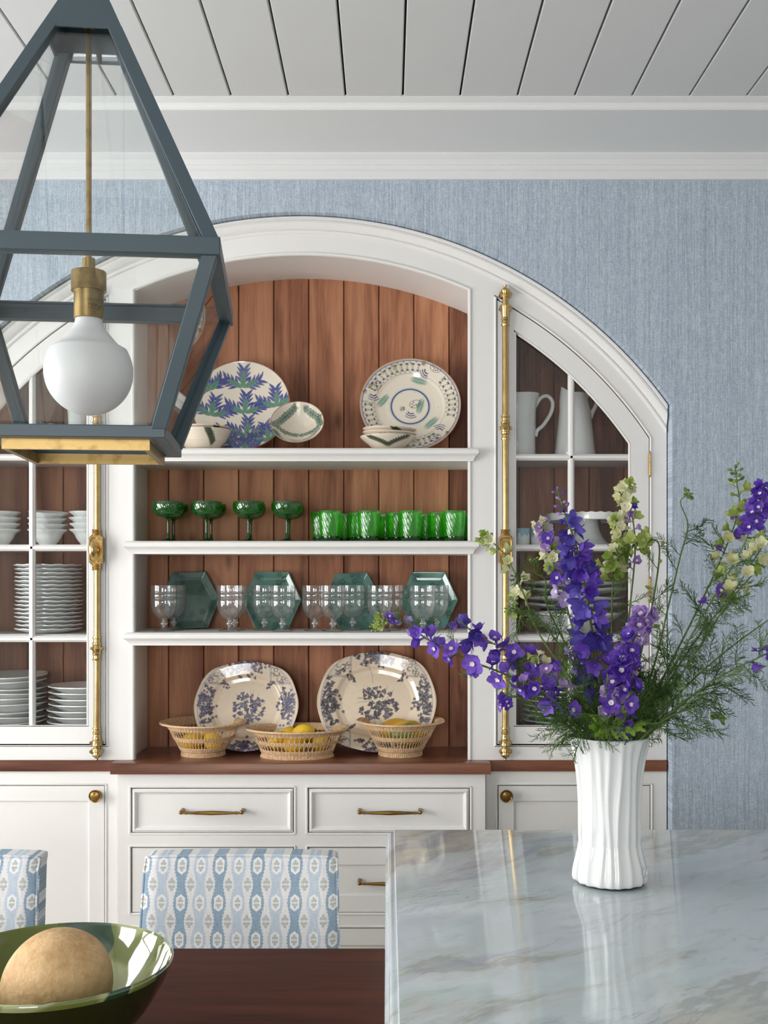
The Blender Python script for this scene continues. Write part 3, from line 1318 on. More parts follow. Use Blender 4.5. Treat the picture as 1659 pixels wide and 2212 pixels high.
mb = MB()
ease([(xs0, YS0), (x0 + 0.010, YS0), (x0, YS0 - 0.006), (x0, YC0), (x1, YC0), (x1, YS0 - 0.006), (x1 - 0.010, YS0), (xs1, YS0), (xs1, YB + 0.05), (xs0, YB + 0.05)], ZCT - 0.0345, ZCT - 0.0002, mb)
wt = mb.build('worktop', M['counter'])
tag(wt, 'long polished brown wooden worktop under the shelf niche and glazed cabinets', 'worktop')

# ------------------------------------------------------------------ base units
YD = 3.362
SD = YD / FPX


def dx(px):
    return (px - PX) * SD


def dz(py):
    return ZC - (py - PY) * SD


base = thing('drawer_base', 'white six-drawer base unit with brass pulls below the shelf niche', 'cabinet', (CX, YD, 0))
ZT = ZCT - 0.035
mb = MB()
XL, XR = dx(254), dx(1048)
rowsb = [(1697, 1804), (1825, 1977), (1999, 2160)]
colsb = [(278, 640), (660, 1020)]
bw = 5.0   # bead width in px
mb.box(XL, XR, YD + 0.03, YB, 0.09, ZT - 0.001)
for a, b in ((254, 278 + bw), (640 - bw, 660 + bw), (1020 - bw, 1048)):
    mb.box(dx(a), dx(b), YD, YD + 0.02, 0.09, ZT)
edges = [ZT] + [z for r in rowsb for z in (dz(r[0] + bw), dz(r[1] - bw))] + [0.09]
for c0, c1 in colsb:
    for i in range(0, len(edges), 2):
        mb.box(dx(c0 + bw), dx(c1 - bw), YD, YD + 0.02, edges[i + 1], edges[i])
for sg_, xx in ((-1, XL), (1, XR)):
    mb.box(min(xx, xx - sg_ * 0.018), max(xx, xx - sg_ * 0.018), YD + 0.02, YB, 0.09, ZT - 0.001)
mb.build('face_frame', M['white'], base)
mb = MB()
mb.box(XL + 0.01, XR - 0.01, YD + 0.05, YB, 0.0, 0.0905)
mb.build('toe_kick', M['white'], base)
for c0, c1 in colsb:
    for ri, (r0, r1) in enumerate(rowsb):
        mb = MB()
        k = 2.5
        pts = [(dx(c0 + k), YD, dz(r0 + k)), (dx(c1 - k), YD, dz(r0 + k)), (dx(c1 - k), YD, dz(r1 - k)), (dx(c0 + k), YD, dz(r1 - k))]
        P = []
        for i in range(4):
            a, b = Vector(pts[i]), Vector(pts[(i + 1) % 4])
            P += [a + (b - a) * q for q in (0.002, 0.5, 0.998)]
        mb.tube(P, 0.0036, 6, closed=True)
        mb.build('bead', M['white'], base)
        mb = MB()
        f = 7.2
        a0, a1, b0, b1 = dx(c0 + f), dx(c1 - f), dz(r1 - f + 1), dz(r0 + f)
        Y = YD + 0.0015
        if ri == 0:
            q = SD
            mb.nested(a0, a1, b0, b1, [(0, Y + 0.018), (0, Y + 0.001), (0.0008, Y), (2.6 * q, Y), (3.4 * q, Y - 0.004), (5.5 * q, Y - 0.0055), (7.2 * q, Y - 0.004),
                                       (8.0 * q, Y - 0.001), (9.6 * q, Y + 0.001), (10.4 * q, Y + 0.004), (12 * q, Y + 0.005), (12.6 * q, Y + 0.006), (13.5 * q, Y + 0.006)])
        else:
            q = SD
            mb.nested(a0, a1, b0, b1, [(0, Y + 0.018), (0, Y + 0.001), (0.0008, Y), (36 * q, Y), (36.8 * q, Y + 0.003), (37.5 * q, Y + 0.006), (38.2 * q, Y + 0.006)])
        dr = mb.build('drawer', M['white'], base, angle=18)
        mb = MB()
        xm_ = (dx(389) + dx(530)) / 2 + (0 if c0 < 500 else dx(842) - dx(459.5))
        zm = (dz(1752), dz(1904), dz(2082))[ri]
        L = 0.0935
        hy = YD - 0.028
        pts, rad = [], []
        for i in range(25):
            u = -1 + 2 * i / 24
            pts.append((xm_ + u * L * 0.95, hy, zm))
            rad.append(0.0034 + 0.0038 * (1 - min(1, abs(u) / 0.85)) ** 0.8 if abs(u) < 0.85 else 0.0036)
        mb.tube(pts, rad, 12)
        for s in (-1, 1):
            mb.tube([(xm_ + s * L * 0.95, hy, zm), (xm_ + s * L * 0.99, hy + 0.002, zm + 0.001), (xm_ + s * L, hy + 0.010, zm + 0.002), (xm_ + s * L, YD + 0.006, zm + 0.002)], [0.0042, 0.0052, 0.0055, 0.0065], 12)
            mb.ball((xm_ + s * L, hy + 0.002, zm + 0.0015), 0.0068, n=12, m=8)
            for d in (0.80, 0.845):
                mb.tube([(xm_ + s * L * d - 0.0011, hy, zm), (xm_ + s * L * d + 0.0011, hy, zm)], 0.0052, 12)
        mb.build('pull', M['abrass'], dr)


def base_cabinet(sg, label):
    t = thing('base_cabinet', label, 'cabinet', (CX + sg * 600 * S, YF, 0))

    def R(a, b):
        return tuple(sorted((mirror(a, sg), mirror(b, sg))))
    mb = MB()
    for a, b in ((1046.3, 1075), (1405.5, 1440)):
        q0, q1 = R(a, b)
        mb.box(q0, q1, YF, YF + 0.02, 0.09, ZT)
    q0, q1 = R(1075, 1405.5)
    mb.box(q0, q1, YF, YF + 0.02, fz(1696), ZT)
    mb.box(q0, q1, YF, YF + 0.02, 0.09, 0.13)
    q0, q1 = R(1046.3, 1440)
    mb.box(q0, q1, YF + 0.04, YB, 0.09, ZT - 0.001)
    mb.box(q0, q1, YF + 0.05, YB, 0.0, 0.091)
    mb.build('carcass', M['white'], t)
    mb = MB()
    xa_, xb_, zt_, zb_ = mirror(1072.5, sg), mirror(1408, sg), fz(1693.5), 0.127
    pts = [(xa_, YF, zb_), (xa_, YF, zt_), (xb_, YF, zt_), (xb_, YF, zb_)]
    P = []
    for i in range(4):
        a, b = Vector(pts[i]), Vector(pts[(i + 1) % 4])
        P += [a + (b - a) * q for q in (0.002, 0.5, 0.998)]
    mb.tube(P, 0.0038, 6, closed=True)
    mb.build('bead', M['white'], t)
    mb = MB()
    q0, q1 = R(1076.8, 1403.8)
    Y = YF + 0.001
    q = S
    mb.nested(q0, q1, 0.1325, fz(1697.8), [(0, Y + 0.018), (0, Y + 0.001), (0.0008, Y), (32.5 * q, Y), (33.5 * q, Y + 0.0035), (35.2 * q, Y + 0.0075), (36 * q, Y + 0.0075)])
    door = mb.build('door', M['white'], t, angle=18)
    mb = MB()
    mb.lathe([(0.0001, 0.0), (0.014, 0.0), (0.014, 0.003), (0.008, 0.006), (0.0075, 0.014), (0.013, 0.019), (0.0185, 0.021), (0.0195, 0.024), (0.0185, 0.027), (0.0165, 0.0265),
              (0.0155, 0.0285), (0.0145, 0.0275), (0.010, 0.0290), (0.0001, 0.0300)], 28)
    for k in range(28):
        a = 2 * PI * k / 28
        mb.ball((0.0192 * math.cos(a), 0.0192 * math.sin(a), 0.024), 0.0018, n=6, m=4)
    for k in range(9):
        for j in range(3):
            a = 2 * PI * k / 9 + j * 0.35
            mb.ball((0.0036 * (j + 0.6) * math.cos(a), 0.0036 * (j + 0.6) * math.sin(a), 0.0287), 0.0013, n=6, m=4)
    mb.xform(Matrix.Translation((mirror(1092.5, sg), Y, fz(1717))) @ Matrix.Rotation(PI / 2, 4, 'X'))
    mb.build('knob', M['abrass'], door, angle=40)


base_cabinet(1, 'white panelled base cupboard with round brass knob behind the marble island')
base_cabinet(-1, 'white panelled base cupboard with round brass knob behind the patterned chairs')


# ------------------------------------------------------------------ painted dishes
class Brush:
    """paints colours on the points of a dish; coordinates run from -1 to 1 across it"""

    def __init__(self, x, y, base):
        self.x, self.y = x, y
        self.c = np.tile(np.array(base, float), (len(x), 1))

    def mask(self, m, col, a=1.0):
        m = np.clip(m, 0, 1)[:, None] * a
        self.c = self.c * (1 - m) + np.array(col)[None, :] * m

    def _near(self, x, y, r):
        return np.nonzero((np.abs(self.x - x) < r) & (np.abs(self.y - y) < r))[0]

    def _put(self, i, m, col, a):
        m = np.clip(m, 0, 1)[:, None] * a
        self.c[i] = self.c[i] * (1 - m) + np.array(col)[None, :] * m

    def disc(self, x, y, r, col, a=1.0, soft=0.012):
        i = self._near(x, y, r + soft)
        d = np.hypot(self.x[i] - x, self.y[i] - y)
        self._put(i, (r - d) / soft + 0.5, col, a)

    def ell(self, x, y, rx, ry, ang, col, a=1.0, soft=0.2):
        i = self._near(x, y, max(rx, ry))
        c, s = math.cos(ang), math.sin(ang)
        X, Y = self.x[i] - x, self.y[i] - y
        self._put(i, (1 - np.hypot((X * c + Y * s) / rx, (-X * s + Y * c) / ry)) / soft, col, a)

    def ring(self, r, w, col, a=1.0, cx=0, cy=0, soft=0.01):
        d = np.abs(np.hypot(self.x - cx, self.y - cy) - r)
        self.mask((w / 2 - d) / soft + 0.5, col, a)

    def leaf(self, x, y, L, w, ang, col, edge=None, a=1.0, bend=0.0):
        i = self._near(x, y, L + w)
        c, s = math.cos(ang), math.sin(ang)
        X, Y = self.x[i] - x, self.y[i] - y
        u = (X * c + Y * s) / L
        v = (-X * s + Y * c) - bend * L * u * u
        inside = (u > 0) & (u < 1)
        h = w * np.sin(PI * np.clip(u, 0, 1) ** 0.75)
        e = (h - np.abs(v)) / 0.008
        if edge is not None:
            self._put(i, np.where(inside, e + 1.0, 0), edge, a)
            self._put(i, np.where(inside, e - 0.6, 0), col, a)
        else:
            self._put(i, np.where(inside, e + 0.3, 0), col, a)

    def line(self, P, w, col, a=1.0):
        for (x0, y0), (x1, y1) in zip(P[:-1], P[1:]):
            dx_, dy_ = x1 - x0, y1 - y0
            i = self._near((x0 + x1) / 2, (y0 + y1) / 2, max(abs(dx_), abs(dy_)) / 2 + w + 0.01)
            X, Y = self.x[i], self.y[i]
            t = np.clip(((X - x0) * dx_ + (Y - y0) * dy_) / (dx_ * dx_ + dy_ * dy_ + 1e-12), 0, 1)
            d = np.hypot(X - x0 - t * dx_, Y - y0 - t * dy_)
            self._put(i, (w / 2 - d) / 0.008 + 0.5, col, a)


def painted_dish(name, R, prof, paint, mat, outline=None, nr_sub=None, nt=300, back=None, parent=None):
    """dish lying in XY, face to +Z; prof = [(radius fraction, z)] from the centre of the face over the rim to the back"""
    rows = []
    for i, (f, z) in enumerate(prof[:-1]):
        f2, z2 = prof[i + 1]
        n = max(1, int(abs(f2 - f) * (nr_sub or 90)))
        for k in range(n):
            t = k / n
            rows.append((f + (f2 - f) * t, z + (z2 - z) * t))
    rows.append(prof[-1])
    top = max(range(len(rows)), key=lambda i: rows[i][0])
    th = np.linspace(0, 2 * PI, nt, endpoint=False)
    ox, oy = (np.cos(th), np.sin(th)) if outline is None else outline(th)
    rf = np.array([max(r[0], 1e-4) for r in rows])
    zz = np.array([r[1] for r in rows])
    X = rf[:, None] * ox[None, :]
    Y = rf[:, None] * oy[None, :]
    V = np.stack([X * R, Y * R, np.repeat(zz[:, None], nt, 1)], -1).reshape(-1, 3)
    nrw = len(rows)
    i = np.arange(nrw - 1)[:, None]
    j = np.arange(nt)[None, :]
    j2 = (j + 1) % nt
    F = np.stack([i * nt + j, i * nt + j2, (i + 1) * nt + j2, (i + 1) * nt + j], -1).reshape(-1, 4)
    me = bpy.data.meshes.new(name)
    me.vertices.add(len(V))
    me.vertices.foreach_set('co', V.astype(np.float32).ravel())
    me.loops.add(F.size)
    me.loops.foreach_set('vertex_index', F.astype(np.int32).ravel())
    me.polygons.add(len(F))
    me.polygons.foreach_set('loop_start', (np.arange(len(F)) * 4).astype(np.int32))
    me.polygons.foreach_set('use_smooth', [True] * len(F))
    me.update(calc_edges=True)
    c = paint(X.ravel(), Y.ravel(), np.repeat(np.arange(nrw) > top, nt), np.repeat(zz, nt))
    at = me.color_attributes.new('paint', 'FLOAT_COLOR', 'POINT')
    at.data.foreach_set('color', np.concatenate([c, np.ones((len(c), 1))], 1).astype(np.float32).ravel())
    me.materials.append(mat)
    me.validate()
    return me


CREAM, CREAM2 = srgb(232, 222, 204), srgb(222, 208, 186)
DBLUE, LBLUE, GRN, DGRN, OLV = srgb(38, 46, 110), srgb(84, 100, 168), srgb(96, 146, 116), srgb(34, 84, 66), srgb(120, 122, 70)
rng = random.Random(4)


def paint_blue_leaves(x, y, bk, z):
    b = Brush(x, y, CREAM)
    sprigs = [(0.0, 0.45, 0.5, PI / 2), (0.06, -0.12, 0.52, PI / 2), (-0.62, -0.2, 0.5, PI / 2 - 0.1), (0.72, 0.0, 0.5, PI / 2 + 0.1), (0.12, -0.66, 0.5, PI / 2),
              (-0.42, -0.86, 0.45, PI / 2), (0.6, -0.78, 0.45, PI / 2 + 0.3), (-0.66, 0.36, 0.42, PI / 2 + 0.5), (0.1, -1.06, 0.4, PI / 2)]
    for sx, sy, L, up in sprigs:
        for da in (-1.15, -0.05, 1.1):
            a = up + da
            l2 = L * (0.72 if da else 0.8)
            n = 4
            for k in range(n):
                f = 0.3 + 0.7 * k / (n - 1)
                px_, py_ = sx + math.cos(a) * l2 * f, sy + math.sin(a) * l2 * f
                for s in (-1, 1):
                    aa = a + s * (0.75 - 0.25 * f)
                    b.leaf(px_ * 0.97, py_ * 0.97, 0.215, 0.027, aa, LBLUE if rng.random() < 0.6 else srgb(60, 74, 146), DBLUE, 1.0, 0.15 * s)
            b.leaf(sx, sy, l2, 0.060, a, GRN, None, 0.95)
            for k in range(12):
                f = 0.08 + 0.84 * k / 11
                px_, py_ = sx + math.cos(a) * l2 * f, sy + math.sin(a) * l2 * f
                for s in (-1, 1):
                    b.line([(px_, py_), (px_ + 0.065 * math.cos(a + s * 0.5), py_ + 0.065 * math.sin(a + s * 0.5))], 0.006, DGRN, 0.6)
    r = np.hypot(x, y)
    b.mask((r - 0.975) / 0.01, srgb(150, 92, 66))
    b.mask(bk * 1.0, srgb(190, 150, 120))
    return b.c


def fishbird(b, cx, cy, s, ang):
    c, sn = math.cos(ang), math.sin(ang)

    def T(u, v):
        return (cx + s * (u * c - v * sn), cy + s * (u * sn + v * c))
    for k in range(3):
        b.line([T(0.06 + (0.16 + 0.11 * k) * math.cos(q), -0.12 + (0.16 + 0.11 * k) * math.sin(q)) for q in lin(PI * (1.02 + 0.06 * k), PI * 1.62, 8)], 0.022 - 0.004 * k, DBLUE)
    b.line([T(0.35 + 0.28 * math.cos(q), 0.15 + 0.2 * math.sin(q)) for q in lin(0, 2 * PI, 14)], 0.009, srgb(70, 60, 66))
    for k in range(8):
        q = T(0.12 + 0.45 * rng.random(), 0.02 + 0.26 * rng.random())
        b.disc(q[0], q[1], 0.013, srgb(40, 36, 60))
    q = T(-0.3, 0.1)
    b.disc(q[0], q[1], 0.05, OLV, 0.6, 0.04)
    for k in range(4):
        b.disc(q[0] + rng.uniform(-.03, .03), q[1] + rng.uniform(-.03, .03), 0.012, srgb(40, 36, 60))


def paint_lattice(x, y, bk, z):
    b = Brush(x, y, srgb(230, 221, 203))
    r, th = np.hypot(x, y), np.arctan2(y, x)
    band = (r > 0.71) & (r < 0.95)
    nth = 46
    u = th * nth / (2 * PI)
    v = (r - 0.71) / 0.24 * 2.0
    gap = np.zeros_like(r, bool)
    for a, w in ((PI * 0.92, 0.16), (PI * 0.33, 0.30), (-0.62, 0.28)):
        d = np.abs((th - a + PI) % (2 * PI) - PI)
        gap |= d < w
    lat = band & ~gap
    wash = np.sin(th * 7 + 1) * 0.5 + 0.5
    b.mask(lat * (0.30 * wash), srgb(176, 176, 120))
    for sg_ in (-1, 1):
        q = (u + sg_ * v * 0.5) % 1.0
        b.mask(lat * np.clip((0.055 - np.abs(q - 0.5)) / 0.03, 0, 1), srgb(96, 92, 60), 0.9)
    cu = (u + 0.0) % 1.0 - 0.5
    for vv, du in ((0.5, 0.0), (1.5, 0.0)):
        cu = ((u + (0.5 if vv > 1 else 0.5)) % 1.0) - 0.5
        dd = np.hypot(cu * 0.095, (v - vv) * 0.12)
        b.mask(lat * np.clip((0.024 - dd) / 0.01, 0, 1), srgb(40, 48, 118))
    for k in range(26):
        a = rng.uniform(0, 2 * PI)
        rr_ = rng.uniform(0.75, 0.92)
        d = np.hypot(x - rr_ * math.cos(a), y - rr_ * math.sin(a))
        b.mask(lat * np.clip((0.04 - d) / 0.03, 0, 1), OLV, 0.65)
    b.ring(0.705, 0.008, srgb(120, 112, 84), 0.7)
    b.ring(0.955, 0.018, srgb(54, 66, 140), 0.9)
    b.ring(0.38, 0.07, srgb(170, 196, 180), 0.5, soft=0.04)
    b.ring(0.375, 0.030, srgb(48, 60, 140))
    for a, rr_, ro in ((PI * 0.93, 0.55, 0.9), (PI * 0.40, 0.58, -0.3), (-0.72, 0.55, 0.75), (-1.9, 0.58, 0.2), (0.05, 0.2, 1.3)):
        cx_, cy_ = rr_ * math.cos(a), rr_ * math.sin(a)
        b.ell(cx_, cy_, 0.20, 0.085, ro, srgb(120, 166, 148), 0.85, 0.5)
        for k in range(12):
            f = -0.8 + 1.6 * k / 11
            for s in (-0.8, 0.8):
                b.disc(cx_ + 0.17 * f * math.cos(ro) - 0.045 * s * math.sin(ro), cy_ + 0.17 * f * math.sin(ro) + 0.045 * s * math.cos(ro), 0.008, srgb(36, 60, 70), 0.8)
    fishbird(b, -0.02, -0.05, 0.42, 0.3)
    fishbird(b, -0.78, 0.30, 0.42, 0.5)
    fishbird(b, 0.36, 0.80, 0.40, -0.5)
    fishbird(b, 0.60, -0.62, 0.42, 3.4)
    for k in range(14):
        b.disc(rng.uniform(-.8, .8), rng.uniform(-.8, .8), 0.008, srgb(110, 100, 90), 0.7)
    b.mask((r - 0.97) / 0.01, srgb(186, 150, 118))
    b.mask(bk * 1.0, srgb(205, 180, 150))
    return b.c


def garland(b, P, w=0.11):
    for (x0, y0), (x1, y1) in zip(P[:-1], P[1:]):
        a = math.atan2(y1 - y0, x1 - x0)
        n = max(2, int(math.hypot(x1 - x0, y1 - y0) / 0.11))
        for k in range(n + 1):
            f = k / n
            qx, qy = x0 + (x1 - x0) * f, y0 + (y1 - y0) * f
            b.ell(qx, qy, 0.12, w, a, srgb(150, 164, 132), 0.75, 0.4)
    for (x0, y0), (x1, y1) in zip(P[:-1], P[1:]):
        a = math.atan2(y1 - y0, x1 - x0)
        n = max(2, int(math.hypot(x1 - x0, y1 - y0) / 0.12))
        for k in range(n + 1):
            f = k / n
            qx, qy = x0 + (x1 - x0) * f, y0 + (y1 - y0) * f
            for s in (-1, 1):
                b.leaf(qx, qy, 0.17, 0.05, a + s * 0.75, srgb(128, 150, 122), srgb(66, 84, 70), 0.9)
            b.disc(qx, qy, 0.035, srgb(58, 66, 116), 0.8, 0.02)


def paint_small_bowl(x, y, bk, z):
    b = Brush(x, y, srgb(226, 214, 196))
    garland(b, [(-0.9, -0.1), (-0.5, 0.45), (-0.15, 0.8)])
    garland(b, [(-0.9, 0.0), (-0.5, -0.2), (-0.1, -0.28)])
    garland(b, [(-0.85, -0.35), (-0.5, -0.85)])
    garland(b, [(0.25, 0.8), (0.75, 0.35), (0.85, 0.0)])
    garland(b, [(0.1, -0.3), (0.55, -0.2), (0.88, -0.05)])
    garland(b, [(0.8, -0.2), (0.4, -0.75)])
    r = np.hypot(x, y)
    b.mask((r - 0.975) / 0.01, srgb(160, 126, 92))
    b.mask(bk * 1.0, srgb(228, 216, 198))
    return b.c


def paint_bowl_outside(arms):
    def f(x, y, bk, z):
        b = Brush(x, y, srgb(228, 214, 194))
        th = np.arctan2(y, x)
        zt = z / max(z.max(), 1e-6)
        sx = ((th + PI / 2 + PI) % (2 * PI) - PI)      # 0 at the side facing the viewer
        b2 = Brush(sx, zt, srgb(230, 217, 198))
        for P in arms:
            for k in range(14):
                t = k / 13
                qx = P[0] + (P[2] - P[0]) * t
                qy = P[1] + (P[3] - P[1]) * t
                b2.ell(qx, qy, 0.13, 0.16, 0.0, srgb(92, 100, 66), 0.7, 0.5)
            for k in range(9):
                t = k / 8
                qx = P[0] + (P[2] - P[0]) * t
                qy = P[1] + (P[3] - P[1]) * t
                b2.leaf(qx, qy, 0.2, 0.05, 0.8, srgb(70, 84, 54), srgb(40, 48, 40), 0.9)
                b2.leaf(qx, qy, 0.2, 0.05, 2.3, srgb(70, 84, 54), srgb(40, 48, 40), 0.9)
                b2.disc(qx, qy, 0.05, srgb(44, 50, 92), 0.6, 0.03)
        c = np.where(bk[:, None], b2.c, b.c)
        low = np.clip((0.08 - zt) / 0.03, 0, 1)[:, None] * bk[:, None]
        return c * (1 - low) + np.array(srgb(150, 90, 62))[None] * low
    return f


def paint_transfer(tone, seed, crack):
    ink, ink2 = tone

    def ivy(b, x, y, s, rnd):
        a = rnd.uniform(0, 2 * PI)
        dark = rnd.random() < 0.45
        col = ink if dark else ink2
        for k in range(3):
            b.leaf(x - 0.2 * s * math.cos(a + k * 2.1), y - 0.2 * s * math.sin(a + k * 2.1), s, s * 0.34, a + k * 2.1, col, ink, 0.85)
        b.line([(x, y), (x + s * math.cos(a + 1), y + s * math.sin(a + 1))], 0.008, srgb(190, 180, 165), 0.6)

    def f(x, y, bk, z):
        rnd = random.Random(seed)
        b = Brush(x, y, srgb(226, 209, 184))
        r = np.hypot(x, y)
        nz = np.sin(x * 23 + 3 * np.sin(y * 17)) * np.sin(y * 19 + 2 * np.sin(x * 13))
        b.mask(np.clip(nz - 0.55, 0, 1) * 0.5, srgb(206, 184, 154))
        b.mask(np.clip((r - 0.72) / 0.2, 0, 1) * 0.45, srgb(222, 214, 200))
        # ivy on the rim at the four quarters
        for a0 in (PI / 2, -PI / 2, 0, PI):
            for k in range(95):
                a = a0 + rnd.gauss(0, 0.25)
                if abs(a - a0) > 0.52:
                    continue
                rr_ = rnd.uniform(0.70, 0.93)
                ivy(b, rr_ * math.cos(a), rr_ * math.sin(a), rnd.uniform(0.028, 0.062), rnd)
            for k in range(7):
                a = a0 + rnd.gauss(0, 0.16)
                ivy(b, rnd.uniform(0.58, 0.7) * math.cos(a), rnd.uniform(0.58, 0.7) * math.sin(a), 0.04, rnd)
        # scrolled corner panels
        for a0 in (PI / 4, 3 * PI / 4, -PI / 4, -3 * PI / 4):
            for s in (-1, 1):
                P = []
                for k in range(12):
                    t = k / 11
                    P.append(((0.95 - 0.27 * math.sin(PI * t / 1.9)) * math.cos(a0 + s * 0.30 * (1 - t)), (0.95 - 0.27 * math.sin(PI * t / 1.9)) * math.sin(a0 + s * 0.30 * (1 - t))))
                b.line(P, 0.030, ink2, 0.75)
                b.line(P, 0.010, srgb(222, 208, 190), 0.9)
            for k in range(16):
                a = a0 + rnd.uniform(-0.2, 0.2)
                rr_ = rnd.uniform(0.78, 0.93)
                cx_, cy_ = rr_ * math.cos(a), rr_ * math.sin(a)
                q0 = rnd.uniform(0, 6)
                b.line([(cx_ + 0.035 * math.cos(q), cy_ + 0.03 * math.sin(q)) for q in lin(q0, q0 + 3.8, 7)], 0.011, ink, 0.8)
            for k in range(14):
                t = k / 13
                a = a0 + rnd.uniform(-0.10, 0.10) * (1 - t)
                rr_ = 0.72 - 0.17 * t
                b.leaf(rr_ * math.cos(a), rr_ * math.sin(a), 0.055, 0.018, a + rnd.uniform(-1.2, 1.2) + PI, ink, None, 0.85)
        b.ring(0.945, 0.012, ink2, 0.8)
        b.ring(0.915, 0.006, ink2, 0.5)
        # bouquet in the middle
        for k in range(80):
            q = rnd.uniform(0, 2 * PI)
            rr_ = 0.31 * math.sqrt(rnd.random())
            ivy(b, 0.02 + rr_ * math.cos(q) * 1.08, -0.02 + rr_ * math.sin(q), rnd.uniform(0.03, 0.07) * (1.25 - rr_), rnd)
        for k in range(10):
            q = rnd.uniform(0, 2 * PI)
            P = [(0.02 + rr_ * math.cos(q + rr_), -0.02 + rr_ * math.sin(q + rr_)) for rr_ in lin(0.1, 0.36, 6)]
            b.line(P, 0.007, ink, 0.7)
        if crack:
            b.line([(-0.16, 0.72), (-0.13, 0.6), (-0.08, 0.48), (-0.07, 0.34)], 0.008, srgb(110, 90, 70), 0.7)
        b.mask((r - 0.985) / 0.01, srgb(206, 186, 156))
        b.mask(bk * 1.0, srgb(214, 194, 164))
        return b.c
    return f


def paint_teal(seed, shade):
    def f(x, y, bk, z):
        rnd = random.Random(seed)
        b = Brush(x, y, tuple(shade * q for q in srgb(96, 146, 132)))
        for k in range(26):
            b.ell(rnd.uniform(-1, 1), rnd.uniform(-1, 1), rnd.uniform(.15, .5), rnd.uniform(.1, .3), rnd.uniform(0, 3),
                  tuple(shade * q for q in (srgb(36, 92, 94) if rnd.random() < 0.6 else srgb(140, 170, 144))), 0.35, 0.8)
        for k in range(30):
            fx_, fy_ = rnd.uniform(-0.95, 0.95), rnd.uniform(-0.95, 0.95)
            if math.hypot(fx_, fy_) < 0.35:
                continue
            s = rnd.uniform(0.05, 0.075)
            for q in range(5):
                a = q * 2 * PI / 5
                b.disc(fx_ + s * math.cos(a), fy_ + s * math.sin(a), s * 0.62, tuple(shade * q2 for q2 in srgb(40, 84, 78)), 0.55, 0.02)
        r = np.maximum(np.abs(y), np.abs(x) * 0.87 + np.abs(y) * 0.5)
        return b.c
    return f


PLATE_PROF = [(0, 0.004), (0.50, 0.005), (0.64, 0.008), (0.74, 0.015), (0.96, 0.024), (1.0, 0.0255), (1.0, 0.0225), (0.94, 0.019), (0.70, 0.007), (0.55, 0.0), (0.0, 0.0)]
COUPE_PROF = [(0, 0.003), (0.4, 0.006), (0.7, 0.014), (0.96, 0.026), (1.0, 0.029), (1.0, 0.026), (0.9, 0.020), (0.6, 0.004), (0.45, 0.0), (0.0, 0.0)]


def lean_dish(name, me, label, cat, px, z_shelf, Ybot, half, lean, spin=0.0, yaw=0.0):
    """stand a dish on its edge, leaning back; half = distance from centre to the lowest edge"""
    al = math.radians(lean)
    o = link(name, me)
    c = Vector((wx(px, Ybot + half * math.sin(al)), Ybot + half * math.sin(al), z_shelf + half * math.cos(al) + 0.001))
    o.location = c
    rot = Matrix.Rotation(yaw, 4, 'Z') @ Matrix.Rotation(PI / 2 - al, 4, 'X') @ Matrix.Rotation(spin, 4, 'Z')
    o.rotation_euler = rot.to_euler()
    tag(o, label, cat)
    return o


Z1, Z2, Z3 = SHELF_Z
me = painted_dish('dinner_plate', 0.1615, COUPE_PROF, paint_blue_leaves, M['painted'], nt=340)
lean_dish('dinner_plate', me, 'round cream plate painted with blue and green leaf sprigs', 'plate', 523, Z1, 3.545, 0.1615, 17)
me = painted_dish('dinner_plate', 0.1665, PLATE_PROF, paint_lattice, M['painted'], nt=380)
lean_dish('dinner_plate', me, 'round cream plate with dotted lattice rim and blue ring', 'plate', 886, Z1, 3.545, 0.1665, 17)
BOWL_PROF = [(0, 0.004), (0.3, 0.006), (0.6, 0.018), (0.85, 0.036), (1.0, 0.047), (1.0, 0.0445), (0.86, 0.032), (0.6, 0.012), (0.45, 0.0), (0.0, 0.0)]
me = painted_dish('small_bowl', 0.0865, BOWL_PROF, paint_small_bowl, M['painted'], nt=260)
lean_dish('small_bowl', me, 'small cream bowl with painted leaf garlands propped upright', 'bowl', 644, Z1, 3.49, 0.0865, 33)


def stand_bowl(name, R, prof, paint, label, px, Y, z, nt=200, tilt=(0, 0)):
    me = painted_dish(name, R, prof, paint, M['painted'], nt=nt)
    o = link(name, me)
    o.location = (wx(px, Y), Y, z)
    o.rotation_euler = (tilt[0], tilt[1], 0)
    tag(o, label, 'bowl')
    return o


DEEP = [(0, 0.006), (0.4, 0.010), (0.7, 0.030), (0.9, 0.052), (0.985, 0.064), (1.0, 0.0665), (1.0, 0.0645), (0.97, 0.056), (0.82, 0.030), (0.60, 0.008), (0.52, 0.004), (0.52, 0.0), (0.0, 0.0)]
SHAL = [(0, 0.005), (0.5, 0.010), (0.85, 0.026), (1.0, 0.033), (1.0, 0.0305), (0.86, 0.022), (0.55, 0.004), (0.5, 0.0), (0.0, 0.0)]
stand_bowl('serving_bowl', 0.090, DEEP, paint_bowl_outside([(0.32, 0.9, 0.62, 0.3)]), 'deep cream bowl with one dark green leaf at the foot of the leafy plate', 438, 3.47, Z1)
stand_bowl('shallow_bowl', 0.088, SHAL, paint_bowl_outside([(0.7, 0.8, 0.9, 0.3)]), 'shallow cream bowl nested in the deep bowl beside the lantern', 437, 3.47, Z1 + 0.0425)
V2 = [(0, 0.006), (0.3, 0.010), (0.7, 0.026), (0.95, 0.042), (1.0, 0.045), (1.0, 0.0425), (0.94, 0.036), (0.62, 0.012), (0.50, 0.004), (0.50, 0.0), (0.0, 0.0)]
stand_bowl('serving_bowl', 0.0895, V2, paint_bowl_outside([(-0.75, 0.8, -0.05, 0.3), (0.05, 0.3, 0.8, 0.85)]), 'cream bowl with dark green garland, lowest of the three by the lattice plate', 838, 3.46, Z1)
